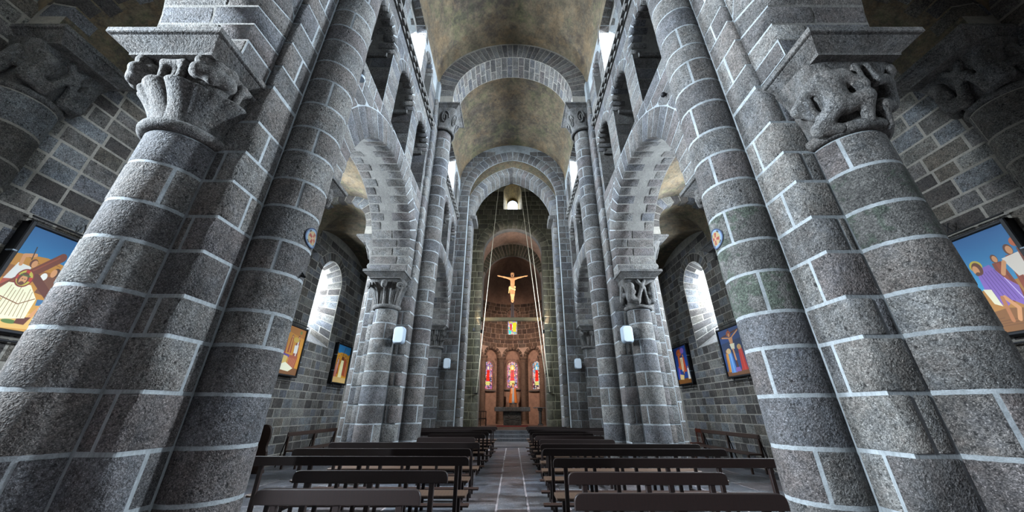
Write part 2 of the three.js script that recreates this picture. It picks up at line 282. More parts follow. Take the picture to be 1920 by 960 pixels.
// ---- nave walls: arcade, gallery openings, clerestory
for (const s of [-1, 1]) {
  const F = naveF(s);
  BAYS.forEach((bay, bi) => {
    const { zc } = bay, z0 = zc + 3.155, z1 = bi === 2 ? ZE - 0.05 : zc - 3.155, R = rng(100 + bi * 10 + s);
    const W = top(`wall_${sideName(s)}`, null, null, 'structure');
    W.userData.label = `grey ashlar arcade wall with gallery openings, ${sideName(s)} of the nave, ${['above and behind the camera', 'between the two nearest piers', 'next to the crossing'][bi]}`;
    const sh = poly([[z1, 5], [zc - AR, 5], ...archPts(zc, AY, AR, 32), [zc + AR, 5], [z0, 5], [z0, 14.2], [z1, 14.2]]);
    const gal = [-1, 0, 1].map((k) => zc + 0.1 + k * GP), wz = zc + (bi === 2 ? -0.03 : 0.16);
    for (const c of gal) sh.holes.push(hole(c, GR, SILL, GY));
    sh.holes.push(hole(wz, 0.76, 10.97, 12.95));
    const nich = [wz - 1.5, wz + 1.42];
    for (const c of nich) sh.holes.push(hole(c, 0.33, 10.97, 12.55));
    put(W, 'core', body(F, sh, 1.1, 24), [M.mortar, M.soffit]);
    for (const c of nich) put(W, 'niche_back', body(F, poly([[c - 0.4, 10.9], [c + 0.4, 10.9], [c + 0.4, 13], [c - 0.4, 13]]).clone(), 0.5).translate(s * 0.35, 0, 0), M.nave[3]);
    const vis = bi > 0, lo = bay.a, hi = vis ? bay.b : -0.6;
    // arcade arch
    const a0 = vis ? 0 : PI * 0.55;
    const nA = vis ? 25 : 11;
    const deps = ring(W, F, zc, AY, AR, AT, a0, PI, nA, [0.34, 0.47], M.nave, R);
    const soffit = (u, v, d) => { const a = u / AR; return F(zc + (AR - d) * Math.cos(a), AY + (AR - d) * Math.sin(a), -v); };
    for (let k = vis ? 9 : 0; k < nA; k++) {   // stones of the soffit's far edge; whole courses near the springing
      const a = lerp(a0, PI, k / nA) * AR, b = lerp(a0, PI, (k + 1) / nA) * AR, full = k >= nA - 4, from = full ? deps[k] + 0.018 : 1.09 - (k % 2 ? 0.36 : 0.25);
      stonePiece(W, 'arch_stone', soffit, a + 0.008, b - 0.008, from, 1.09, M.nave, R);
    }
    for (const [p, q] of [[0.01, 0.46], [0.475, 1.08]]) stonePiece(W, 'stone', (u, v, d) => [s * (XW + u), v, zc - AR + d], p, q, 5.005, AY - 0.008, M.nave, R);   // stilt under the springing
    // spandrels
    const ext = (u) => { const d = Math.abs(u - zc), q = AR + AT; return d < q ? AY + Math.sqrt(q * q - d * d) : -9; };
    fill(W, F, { u0: lo, u1: hi, ys: [5.0, AY], ch: 0.3, len: 0.5, blocked: () => [[zc - AR, zc + AR]] }, M.nave, R);
    fill(W, F, { u0: lo, u1: hi, ys: [AY, SILL], ch: 0.37, len: 0.55, bot: ext }, M.nave, R);
    if (bi === 0) return;
    fill(W, F, { u0: lo, u1: hi, ys: [SILL, GY], ch: 0.36, len: 0.5, blocked: () => gal.map((c) => [c - GR, c + GR]) }, M.nave, R);
    const gext = (u) => Math.max(...gal.map((c) => { const d = Math.abs(u - c), q = GR + GT; return d < q ? GY + Math.sqrt(q * q - d * d) : -9; }));
    fill(W, F, { u0: lo, u1: hi, ys: [GY, 10.75], ch: 0.36, len: 0.6, bot: gext }, M.nave, R);
    for (const c of gal) {
      ring(W, F, c, GY, GR, GT, 0, PI, 11, [0.26, 0.4], M.nave, R);
      const J = (u, v, d) => [s * (XW + u), v, c - GR + d];
      fill(W, J, { u0: 0.0, u1: 1.08, ys: [SILL, GY - 0.12], ch: 0.36, len: 0.55 }, M.nave, R);
      put(W, 'impost', cbox(0.92, 0.13, 0.12, s * (XW + 0.6), GY - 0.06, c - GR), M.carved);
    }
    // clerestory
    const wext = (u) => Math.max(...[[wz, 0.76 + 0.2], [nich[0], 0.33 + 0.2], [nich[1], 0.33 + 0.2]].map(([c, q], k) => { const d = Math.abs(u - c); return d < q ? (k ? 12.55 : 12.95) + Math.sqrt(q * q - d * d) : -9; }));
    const cb = () => [[wz - 0.76, wz + 0.76], ...nich.map((c) => [c - 0.33, c + 0.33])];
    fill(W, F, { u0: lo, u1: hi, ys: [10.97, 12.55], ch: 0.34, len: 0.5, blocked: cb }, M.nave, R);
    for (const c of nich) ring(W, F, c, 12.55, 0.33, 0.2, 0, PI, 7, [0.3], M.nave, R);
    ring(W, F, wz, 12.95, 0.76, 0.2, 0, PI, 11, null, M.nave, R);
    // string course with billets
    const T = top(`trim_${bi + (s < 0 ? 0 : 2)}`, `moulded string course with a row of billets under the ${sideName(s)} clerestory, ${bi === 1 ? 'nearer bay' : 'bay next to the crossing'}`, null, 'structure'); T.name = `trim_${bi + (s < 0 ? 0 : 2)}`;
    const zm = (lo + hi) / 2, L = hi - lo;
    put(T, 'ledge', cbox(0.16, 0.09, L, s * (XW - 0.04), 10.94, zm), M.nave[7]);
    put(T, 'moulding', cbox(0.08, 0.1, L, s * (XW - 0.01), 10.78, zm), M.nave[7]);
    const nb = Math.round(L / 0.34), bg = cbox(0.13, 0.13, 0.17, 0, 0, 0, 0.03);
    for (let k = 0; k < nb; k++) put(T, 'billet', bg, M.nave[7]).position.set(s * (XW - 0.05), 10.815, lo + (k + 0.5) * L / nb);
  });
  // clerestory windows
  BAYS.forEach((bay, bi) => {
    const wz = bay.zc + (bi === 2 ? -0.03 : 0.16);
    splayedWindow(F, wz, 0.76, 10.97, 12.95, 0.42, 11.75, 12.75, 1.05, `bright splayed clerestory window on the ${sideName(s)}, ${['over the camera', 'in the bay between the nearest piers', 'in the bay next to the crossing'][bi]}`, M.nave, 300 + bi + s, { plain: bi === 0, ch: 0.34 });
    daylight('clerestory_daylight', s * (XW + 0.98), 12.45, wz, 0.8, 1.5, [-s, -0.9, 0], UPPER_DAY[bi]);
  });
}

// ---- aisle walls with windows
for (const s of [-1, 1]) {
  const F = aisleF(s), W = top(`wall_${sideName(s)}_aisle`, `rubble-coursed outer wall of the ${sideName(s)} aisle`, null, 'structure'), R = rng(500 + s);
  W.name = `wall_${sideName(s)}_aisle`;
  const wins = [0.07, -7.3, -12.55], AWR = 0.82, AY0 = 3.72, AYC = 6.15;
  const sh = poly([[-16.5, 0], [4.5, 0], [4.5, 9], [-16.5, 9]]);
  for (const c of wins) sh.holes.push(hole(c, AWR, AY0, AYC));
  put(W, 'core', body(F, sh, 1.15, 24), [M.mortarDim, M.mortarDim]);
  const c = wins[2], ext = (u) => { const d = Math.abs(u - c), q = AWR + 0.34; return d < q ? AYC + Math.sqrt(q * q - d * d) : -9; };
  fill(W, F, { u0: -15.4, u1: -10.25, ys: [0.02, AY0], ch: 0.27, len: 0.4 }, M.aisle, R);
  fill(W, F, { u0: -15.4, u1: -10.25, ys: [AY0, AYC], ch: 0.27, len: 0.38, blocked: () => [[c - AWR, c + AWR]] }, M.aisle, R);
  fill(W, F, { u0: -15.4, u1: -10.25, ys: [AYC, 7.7], ch: 0.3, len: 0.42, bot: ext }, M.aisle, R);
  ring(W, F, c, AYC, AWR, 0.33, 0, PI, 17, null, M.aisle, R);
  fill(W, F, { u0: -5.4, u1: -1.5, ys: [1.8, 7.9], ch: 0.29, len: 0.44, gap: 0.011 }, M.aisle, R);
  const rest = { sink: [] };   // courses the photograph does not show, joined
  fill(rest, F, { u0: -10.25, u1: -5.4, ys: [0.02, AY0], ch: 0.3, len: 0.45 }, M.aisle, R);
  fill(rest, F, { u0: -10.25, u1: -5.4, ys: [AY0, AYC], ch: 0.3, len: 0.45, blocked: () => [[wins[1] - AWR, wins[1] + AWR]] }, M.aisle, R);
  fill(rest, F, { u0: -10.25, u1: -5.4, ys: [AYC, 7.9], ch: 0.3, len: 0.45, bot: (u) => { const d = Math.abs(u - wins[1]); return d < AWR ? AYC + Math.sqrt(AWR * AWR - d * d) : -9; } }, M.aisle, R);
  fill(rest, F, { u0: -5.4, u1: -1.5, ys: [0.02, 1.8], ch: 0.3, len: 0.45 }, M.aisle, R);
  sinkMesh(rest, 'other_courses', W, M.aisle[1]);
  wins.forEach((z, k) => {
    splayedWindow(F, z, AWR, AY0, AYC, 0.4, 4.5, 5.9, 1.05, `tall splayed round-headed window in the ${sideName(s)} aisle wall, ${['beside the camera', 'behind the nearest pier', 'between two framed paintings'][k]}`, M.aisle, 600 + k + s, { plain: k < 2, ch: 0.31, mortar: M.mortarDim });
    daylight('aisle_daylight', s * (XA + 0.98), 5.3, z, 0.76, 1.8, [-s, -0.1, 0], AISLE_DAY[s][k]);
  });
}

// ---- aisle vaults and their cross arches, gallery floor and roof
for (const s of [-1, 1]) {
  const C = top('ceiling', `stained plaster groin vault over the ${sideName(s)} aisle`, null, 'structure');
  BAYS.forEach(({ zc }, bi) => {
    const V = (u, v, d) => { const hx = 1.3 * Math.sqrt(Math.max(0, 1 - ((u - 5.625) / 1.6) ** 2)), hz = 1.3 * Math.sqrt(Math.max(0, 1 - ((v - zc) / 2.72) ** 2)); return [s * u, 6.75 + Math.max(hx, hz) - d, v]; };
    put(C, 'vault_bay', sheet(V, 4.03, 7.22, zc - 2.72, zc + 2.72, { edge: 0, h: 0, nu: 40, nv: 48, us2: 0.3, vs2: 0.3, uo: bi * 0.37 + s }), M.plaster);
  });
  for (const zp of [...PIERS, -16.23]) {
    const AF = (u, v, d) => [s * u, v, zp + 0.45 + d], R = rng(700 + Math.round(zp * 10) + s);
    const T = top(`trim_aisle_arch`, `cross arch of dark stone spanning the ${sideName(s)} aisle, ${zp > 0 ? 'behind the camera' : zp > -5 ? 'at the nearest pier' : zp > -12 ? 'at the second pier' : 'at the crossing'}`, null, 'structure');
    put(T, 'core', body(AF, poly([[4.0, 6.5], [4.7, 6.5], ...archPts(5.7, 6.85, 1.0, 20), [6.7, 6.5], [7.3, 6.5], [7.3, 8.5], [4.0, 8.5]]), 0.9), [M.mortarDim, M.plaster]);
    if (zp < 0 && zp > -12) { ring(T, AF, 5.7, 6.85, 1.0, 0.42, 0, PI, 13, [0.3, 0.2], M.aisle, R); fill(T, AF, { u0: 4.2, u1: 7.18, ys: [6.6, 8.3], ch: 0.3, len: 0.4, bot: (u) => { const d = Math.abs(u - 5.7); return d < 1.42 ? 6.85 + Math.sqrt(1.42 * 1.42 - d * d) : -9; } }, M.aisle, R); }
  }
  const G = top('ceiling_gallery', `dark gallery roof above the ${sideName(s)} aisle`, null, 'structure');
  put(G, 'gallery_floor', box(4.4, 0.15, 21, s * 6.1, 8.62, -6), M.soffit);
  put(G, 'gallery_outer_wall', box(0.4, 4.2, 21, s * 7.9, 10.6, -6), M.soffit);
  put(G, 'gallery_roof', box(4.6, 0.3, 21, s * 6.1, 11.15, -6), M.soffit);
}

// ---- west end, floor
{
  const W = top('wall_west', 'plain stone west wall behind the camera', null, 'structure');
  put(W, 'core', box(17, 17, 0.6, 0, 8.2, 4.6), M.nave[3]);
  const E = top('wall_transept', 'plain end walls of the aisles beside the crossing', null, 'structure');
  for (const s of [-1, 1]) put(E, 'aisle_end', box(4.6, 9, 0.6, s * 6.3, 4.5, -16.2), M.aisle[0]);
}
{
  const Fl = top('floor', 'grey stone paving of the nave and aisles', null, 'structure'), R = rng(900);
  put(Fl, 'bed', box(16.6, 0.3, 26, 0, -0.152, -8.4), M.floorJoint);
  const P = (u, v, d) => [u, d * 0.8 - 0.001, v];
  const cols = [-0.98, -0.27, 0.27, 0.98];
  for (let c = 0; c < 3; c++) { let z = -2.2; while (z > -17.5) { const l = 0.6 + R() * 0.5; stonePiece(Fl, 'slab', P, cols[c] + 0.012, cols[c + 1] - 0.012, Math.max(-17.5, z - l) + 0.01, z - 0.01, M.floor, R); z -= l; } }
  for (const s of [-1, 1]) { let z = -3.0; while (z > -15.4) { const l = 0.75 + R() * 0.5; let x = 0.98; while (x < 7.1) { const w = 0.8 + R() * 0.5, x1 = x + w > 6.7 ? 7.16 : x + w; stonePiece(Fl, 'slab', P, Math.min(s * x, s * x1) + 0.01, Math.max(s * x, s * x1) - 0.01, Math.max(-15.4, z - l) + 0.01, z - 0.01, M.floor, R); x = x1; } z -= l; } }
}

// ---- nave barrel vault with cross arches
{
  const C = top('ceiling_nave', 'stained greenish plaster barrel vault of the nave', null, 'structure');
  const V = (u, v, d) => { const a = u / 2.8; return [(XW - d) * Math.cos(a), 13.3 + (2.6 - d) * Math.sin(a), v]; };
  put(C, 'vault', sheet(V, 0, PI * 2.8, ZE - 0.3, 4.4, { edge: 0, h: 0, nu: 48, nv: 20, us2: 1 / 7, vs2: 1 / 7 }), M.plaster);
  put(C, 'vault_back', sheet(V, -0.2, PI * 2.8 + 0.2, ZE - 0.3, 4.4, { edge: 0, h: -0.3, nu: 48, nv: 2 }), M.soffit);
  PIERS.slice(1).forEach((zp, k) => {
    const T = top('trim_transverse_arch', `round cross arch of ${k ? 'two rows of stones under the nave vault, above the second piers' : 'stone under the nave vault, above the nearest piers'}`, null, 'structure'), R = rng(950 + k), D = 0.95, AF = (u, v, d) => [u, v, zp + D / 2 + d], r = 2.33, yc = 12.7;
    const outer = Array.from({ length: 33 }, (_, i) => { const a = i / 32 * PI; return [3.0 * Math.cos(a), 13.3 + 2.65 * Math.sin(a)]; });
    put(T, 'core', body(AF, poly([[-3.0, 12.28], [-r, 12.28], ...archPts(0, yc, r, 32), [r, 12.28], [3.0, 12.28], ...outer]), D), [M.mortarDim, M.mortarDim]);
    ring(T, AF, 0, yc, r, 0.8, 0.25, PI - 0.25, 34, null, M.nave, R);
    for (const q of [0, PI - 0.25]) ring(T, AF, 0, yc, r, 0.6, q, q + 0.25, 2, null, M.nave, R);
    const So = (u, v, d) => { const a = u / r; return AF((r - d) * Math.cos(a), yc + (r - d) * Math.sin(a), -v); };
    for (let i = 0; i < 30; i++) { const a = PI * r * i / 30 + 0.008, b = PI * r * (i + 1) / 30 - 0.008, m = i % 2 ? 0.38 : 0.57; stonePiece(T, 'arch_stone', So, a, b, 0.01, m - 0.008, M.nave, R); stonePiece(T, 'arch_stone', So, a, b, m + 0.008, D - 0.01, M.nave, R); }
  });
}

// ---- crossing: west wall with stepped pointed arch
const XJ = 2.2;
// pointed arch through (+-w, ys) and (0, yt): the right arc's centre lies left of the axis
function pointed(w, ys, yt) { const h = yt - ys, c = (h * h - w * w) / (2 * w), R = w + c, am = Math.atan2(h, c); return { c, R, am, ys, pts: [...Array.from({ length: 17 }, (_, i) => { const a = PI - am * i / 16; return [c + R * Math.cos(a), ys + R * Math.sin(a)]; }), ...Array.from({ length: 16 }, (_, i) => { const a = am * (15 - i) / 16; return [-c + R * Math.cos(a), ys + R * Math.sin(a)]; })], ext: (u, t) => { const d = Math.abs(u) + c, q = R + t; return d < q ? ys + Math.sqrt(q * q - d * d) : -9; } }; }
{
  const W = top('wall_crossing', 'ashlar wall with a tall pointed arch opening into the crossing', null, 'structure'), R = rng(1000);
  const F1 = (u, v, d) => [u, v, ZE + d], F2 = (u, v, d) => [u, v, ZE - 0.25 + d];
  const o1 = pointed(2.42, 12.3, 14.95), o2 = pointed(XJ, 11.2, 14.0);
  put(W, 'core', body(F1, poly([[-4.2, 0], [-2.42, 0], ...o1.pts, [2.42, 0], [4.2, 0], [4.2, 16.3], [-4.2, 16.3]]), 0.25), [M.mortar, M.mortar]);
  put(W, 'inner_core', body(F2, poly([[-4.2, 0], [-XJ, 0], ...o2.pts, [XJ, 0], [4.2, 0], [4.2, 19], [-4.2, 19]]), 0.95), [M.plaster, M.mortar]);
  for (const s of [-1, 1]) {
    const a0 = s > 0 ? 0 : PI - o1.am, a1 = s > 0 ? o1.am : PI;
    ring(W, F1, -s * o1.c, o1.ys, o1.R, 0.45, a0, a1, 13, [0.2], M.nave, R);
    const b0 = s > 0 ? 0 : PI - o2.am, b1 = s > 0 ? o2.am : PI;
    const bx = s > 0 ? [b0, b1 + 0.03] : [b0 - 0.03, b1];
    ring(W, F2, -s * o2.c, o2.ys, o2.R, 0.42, bx[0], bx[1], 13, [0.93], M.nave, R);
    put(W, 'arch_mortar', band(F2, -s * o2.c, o2.ys, o2.R, 0.43, b0 - (s > 0 ? 0 : 0.06), b1 + (s > 0 ? 0.06 : 0)), M.mortar);
    // wall face beside the opening
    fill(W, F1, { u0: s > 0 ? 2.43 : -4.15, u1: s > 0 ? 4.15 : -2.43, ys: [0.02, 12.3], ch: 0.37, len: 0.42 }, M.nave, R);
    fill(W, F1, { u0: s > 0 ? 1.0 : -2.92, u1: s > 0 ? 2.92 : -1.0, ys: [12.3, 15.4], ch: 0.37, len: 0.45, bot: (u) => o1.ext(u, 0.45), topEdge: (u) => 13.3 + 2.6 * Math.sqrt(Math.max(0, 1 - (u / 2.95) ** 2)) }, M.nave, R);
    // stepped jamb: face of the inner order turning into the reveal
    const Lj = (u, v, d) => u < 0.22 - 1e-6 ? [s * (2.42 - u), v, ZE - 0.25 + d] : [s * (XJ - d), v, ZE - 0.25 - (u - 0.22) + (u < 0.2201 ? d : 0)];
    let y = 0.02; while (y < 11.1) { const h = Math.min(11.2, y + 0.33 + R() * 0.12), m = 0.24 + (R() < 0.5 ? 0.3 : 0.5); stonePiece(W, 'stone', Lj, 0.005, m - 0.008, y + 0.008, h - 0.008, M.nave, R, { uks: [0.22] }); stonePiece(W, 'stone', Lj, m + 0.008, 1.18, y + 0.008, h - 0.008, M.nave, R); y = h; }
    put(W, 'impost', cbox(0.34, 0.28, 1.1, s * (XJ - 0.06), 11.05, ZE - 0.78, 0.05), M.carved);
  }
}
// ---- crossing tower, its east wall with window, choir and apse
const ZT = -20.6, ZS = -24.3, ZQ = -23.3, RA = 2.7, YF = 0.63;
{
  const W = top('wall_tower', 'dark greenish masonry of the crossing tower', null, 'structure'), R = rng(1100);
  for (const s of [-1, 1]) {
    const SF = (u, v, d) => [s * (3.0 - d), v, u], sh = poly([[-21, 0], [-16.4, 0], [-16.4, 19], [-21, 19]]); sh.holes.push(hole(-18.6, 0.8, 4.4, 8.2));
    put(W, 'side_core', body(SF, sh, 0.9), [M.mortarTower, M.mortarTower]);
    splayedWindow(SF, -18.6, 0.8, 4.4, 8.2, 0.5, 4.8, 8.0, 0.85, `unseen round-headed window, added for fill light, in the ${sideName(s)} wall of the crossing`, M.tower, 1160 + s, { plain: true, mortar: M.mortarTower });
    daylight('crossing_fill_light', s * 3.78, 6.4, -18.6, 0.95, 3.0, [-s, 0, 0], 50);  // unseen side windows added to brighten the crossing, steps and altar
  }
  put(W, 'tower_roof', box(8, 0.5, 6, 0, 18.9, -18.6), M.tower[3]);
  const F = (u, v, d) => [u, v, ZT + d], o = pointed(2.0, 11.4, 13.35);
  const sh = poly([[-3.2, 0], [-2.0, 0], ...o.pts, [2.0, 0], [3.2, 0], [3.2, 19], [-3.2, 19]]); sh.holes.push(hole(0.0, 0.66, 14.7, 16.25));
  put(W, 'core', body(F, sh, 0.9), [M.mortarTower, M.soffit]);
  for (const s of [-1, 1]) {
    ring(W, F, -s * o.c, o.ys, o.R, 0.5, s > 0 ? 0 : PI - o.am, s > 0 ? o.am : PI, 10, [0.4], M.tower, R);
    const Lj = (u, v, d) => u < 0.8 - 1e-6 ? [s * (2.8 - u), v, ZT + d] : [s * (2.0 - d), v, ZT - (u - 0.8) + (u < 0.8001 ? d : 0)];
    let y = YF; while (y < 11.3) { const h = Math.min(11.4, y + 0.4 + R() * 0.1), m = 0.25 + R() * 0.25; stonePiece(W, 'stone', Lj, 0.005, m, y + 0.01, h - 0.01, M.tower, R); stonePiece(W, 'stone', Lj, m + 0.016, 1.6, y + 0.01, h - 0.01, M.tower, R, { uks: [0.8] }); y = h; }
  }
  fill(W, F, { u0: -2.9, u1: 2.9, ys: [11.4, 14.7], ch: 0.4, len: 0.55, bot: (u) => o.ext(u, 0.5) }, M.tower, R);
  fill(W, F, { u0: -2.9, u1: 2.9, ys: [14.7, 16.25], ch: 0.4, len: 0.55, blocked: () => [[-0.66, 0.66]] }, M.tower, R);
  splayedWindow(F, 0, 0.66, 14.7, 16.25, 0.38, 14.95, 15.62, 0.85, 'small window with deep ochre splay high above the choir arch', [stone('#a08a58')], 1150, { mortar: stone('#a8905c'), plain: true });
  daylight('tower_daylight', 0, 15.45, ZT - 0.78, 0.6, 0.8, [0, -0.1, 1], 22);
}
{
  const W = top('wall_apse', 'curved apse wall of brown stone, coloured warmer as if lamp-lit, with an arcade of niches', null, 'structure'), R = rng(1200);
  for (const s of [-1, 1]) { put(W, 'choir_side', box(0.8, 14, 2.3, s * 2.6, 7, -22.5), M.apse[3]); put(W, 'apse_side', box(0.5, 14, 1.3, s * (RA + 0.25), 7, -24.1), M.apse[3]); }
  const CV = (u, v, d) => { const a = u / 2.2; return [(2.2 - d) * Math.cos(a), 11.2 + (2.2 - d) * Math.sin(a), v]; };
  put(W, 'choir_vault', sheet(CV, 0, PI * 2.2, ZQ - 0.1, ZT - 0.3, { edge: 0, h: 0, nu: 30 }), M.apsePlaster);
  put(W, 'choir_roof', box(7, 0.4, 6.6, 0, 14.6, -24.2), M.apse[3]); put(W, 'apse_shell', new THREE.CylinderGeometry(3.6, 3.6, 15, 32, 1, true, PI / 2, PI).translate(0, 7.2, -24.6), M.apse[3]);
  // arch in front of the apse
  const AF = (u, v, d) => [u, v, ZQ + d];
  put(W, 'apse_arch_core', body(AF, poly([[-3, 0], [-2.15, 0], [-2.15, 9.5], ...archPts(0, 10.25, 2.15, 28), [2.15, 9.5], [2.15, 0], [3, 0], [3, 14.5], [-3, 14.5]]), 0.5), [M.mortarApse, M.soffit]);
  ring(W, AF, 0, 10.25, 2.15, 0.85, 0.3, PI - 0.3, 26, [0.3], M.tower, R);
  // half dome
  const ZA = ZS - 0.3, Dm = (u, v, d) => { const a = u, e = v, q = (RA - d); return [q * Math.cos(e) * Math.sin(a), 9.6 + 3.15 * Math.sin(e) - d, ZA - q * Math.cos(e) * Math.cos(a)]; };
  put(W, 'dome_front', sheet((u, v, d) => [(RA - d) * Math.cos(u), 9.6 + (3.15 - d) * Math.sin(u), v], 0, PI, ZS - 0.32, ZQ - 0.4, { edge: 0, h: 0, nu: 30 }), M.apsePlaster);
  put(W, 'half_dome', sheet(Dm, -PI / 2, PI / 2, 0, PI / 2 - 0.001, { edge: 0, h: 0, nu: 40, nv: 20 }), M.apsePlaster);
  // curved wall, u = arc length from the axis
  const CW = (rr) => (u, v, d) => { const a = u / RA; return [(rr - d) * Math.sin(a), v, ZA - (rr - d) * Math.cos(a)]; };
  const step = 36 * DEG * RA, half = 0.62, aY = 5.3, F = CW(RA);
  const low = (u) => { const k = Math.round(u / step), d = Math.abs(u - k * step); return d < half ? aY + Math.sqrt(half * half - d * d) : aY; };
  const uW = 0.42;   // upper window
  const U = (u0, u1, b, t, nu) => sheet(F, u0, u1, b, t, { edge: 0, h: 0, nu });
  put(W, 'core', mergeGeometries([U(-PI / 2 * RA, -uW, low, 7.1, 90), U(uW, PI / 2 * RA, low, 7.1, 90), U(-uW, uW, low, 7.1, 30), U(-PI / 2 * RA, -uW, 7.1, 9.7, 40), U(uW, PI / 2 * RA, 7.1, 9.7, 40), U(-uW, uW, (u) => 8.7 + Math.sqrt(Math.max(0, uW * uW - u * u)), 9.7, 12)].map(clean)), M.mortarApse);
  put(W, 'niche_back', sheet(CW(RA + 0.5), -PI / 2 * RA, PI / 2 * RA, YF - 0.2, 6.1, { edge: 0, h: 0, nu: 60 }), M.apsePlaster);
  const Fd = (u, v, d) => F(u, v, d);
  fill(W, Fd, { u0: -2.9, u1: 2.9, ys: [6.05, 7.1], ch: 0.36, len: 0.5 }, M.apse, R);
  fill(W, Fd, { u0: -2.9, u1: 2.9, ys: [7.1, 8.7], ch: 0.36, len: 0.5, blocked: () => [[-uW, uW]] }, M.apse, R);
  fill(W, Fd, { u0: -2.9, u1: 2.9, ys: [8.7, 9.6], ch: 0.33, len: 0.5, bot: (u) => Math.abs(u) < uW + 0.2 ? 8.7 + Math.sqrt(Math.max(0, (uW + 0.2) ** 2 - u * u)) : -9 }, M.apse, R);
  ring(W, F, 0, 8.7, uW, 0.2, 0, PI, 9, null, M.apse, R);
  put(W, 'string_course', mergeGeometries([clean(sheet(F, -3.4, 3.4, 6.6, 6.72, { edge: 0.02, h: 0.08, nu: 40 }))]), M.apse[2]);
  for (let k = -2; k <= 2; k++) {
    ring(W, F, k * step, aY, half, 0.22, 0, PI, 9, [0.4], M.apse, R);
    const So = (u, v, d) => { const a = u / half; return F(k * step + (half - d) * Math.cos(a), aY + (half - d) * Math.sin(a), -v); };
    put(W, 'niche_soffit', sheet(So, 0, PI * half, 0, 0.5, { edge: 0, h: 0, nu: 16 }), M.apsePlaster);
  }
  for (const k of [-1.5, -0.5, 0.5, 1.5]) {
    const q = F(k * step, 0, 0.02), col = put(W, 'column', uvScale(new THREE.CylinderGeometry(0.19, 0.2, 4.2, 20), 1.2, 4.2).translate(q[0], YF + 2.3, q[2]), M.apse[0]);
    put(col, 'base', new THREE.CylinderGeometry(0.22, 0.3, 0.25, 20).translate(q[0], YF + 0.12, q[2]), M.apse[2]);
    put(col, 'capital', new THREE.CylinderGeometry(0.33, 0.2, 0.35, 4).rotateY(PI / 4).translate(q[0], 5.0, q[2]), M.apse[2]);
    put(col, 'abacus', cbox(0.56, 0.12, 0.56, q[0], 5.24, q[2]), M.apse[0]);
    put(W, 'pier_core', sheet(F, k * step - (step - 2 * half) / 2 + 0.02, k * step + (step - 2 * half) / 2 - 0.02, YF, aY, { edge: 0.02, h: 0, sunk: 0.5, nu: 3 }), M.apse[1]);
  }
  // sanctuary floor and steps
  const S = top('floor_sanctuary', 'raised sanctuary floor behind a flight of grey steps', null, 'structure');
  put(S, 'platform', box(6, YF, 6.4, 0, YF / 2, -25.6), M.apsePlaster);
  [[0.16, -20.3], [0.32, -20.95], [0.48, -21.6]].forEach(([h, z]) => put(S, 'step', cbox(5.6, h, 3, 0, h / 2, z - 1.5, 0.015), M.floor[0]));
  put(S, 'carpet', cbox(1.9, 0.05, 1.2, 0, YF + 0.02, -23.0), std({ color: '#7a2a22' }));
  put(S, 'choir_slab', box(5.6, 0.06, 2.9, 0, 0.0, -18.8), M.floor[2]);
}
// ================================================================ PIERS AND CAPITALS
const COURSES = [0, 0.42, 0.81, 1.21, 1.63, 2.06, 2.40, 2.83, 3.20, 3.62, 4.0];
const upTo = (y0, y1, h, r) => { const n = Math.round((y1 - y0) / h), l = [y0]; for (let k = 1; k < n; k++) l.push(lerp(y0, y1, (k + (r() - 0.5) * 0.3) / n)); l.push(y1); return l; };
// half round shaft: mortar body with drums as pieces; phi: the way it faces in the (x, z) plane
function halfColumn(parent, cx, cz, phi, ys, mats, r, o = {}) {
  const rc = o.rc ?? RC, spread = (o.spread ?? 100) * DEG, y0 = ys[0], y1 = ys[ys.length - 1];
  const F = (u, v, d) => { const a = phi + u / rc; return [cx + (rc + d) * Math.cos(a), v, cz + (rc + d) * Math.sin(a)]; };
  const shaft = put(parent, 'half_column', sheet(F, -spread * rc, spread * rc, y0, y1, { edge: 0, h: 0, nu: 24 }), o.mortar ?? M.mortar), to = o.sink ?? shaft;
  for (let k = 0; k < ys.length - 1; k++) {
    const a = -spread * rc, b = spread * rc, gap = 0.008, cut = (k % 2 ? 1 : -1) * (25 + r() * 35) * DEG * rc;
    const parts = r() < 0.25 ? [[a, b]] : [[a, cut], [cut, b]];
    for (const [p, q] of parts) stonePiece(to, 'drum', F, p + gap, q - gap, ys[k] + gap, ys[k + 1] - gap, o.mossAt && ys[k] > o.mossAt[0] && ys[k] < o.mossAt[1] ? M.mossy : mats, r, { nu: Math.max(3, Math.round((q - p) / rc / 0.3)), nv: o.nv ?? 1, h: 0.003 + r() * 0.006, edge: 0.012, sunk: 0.01 });
  }
  return F;
}
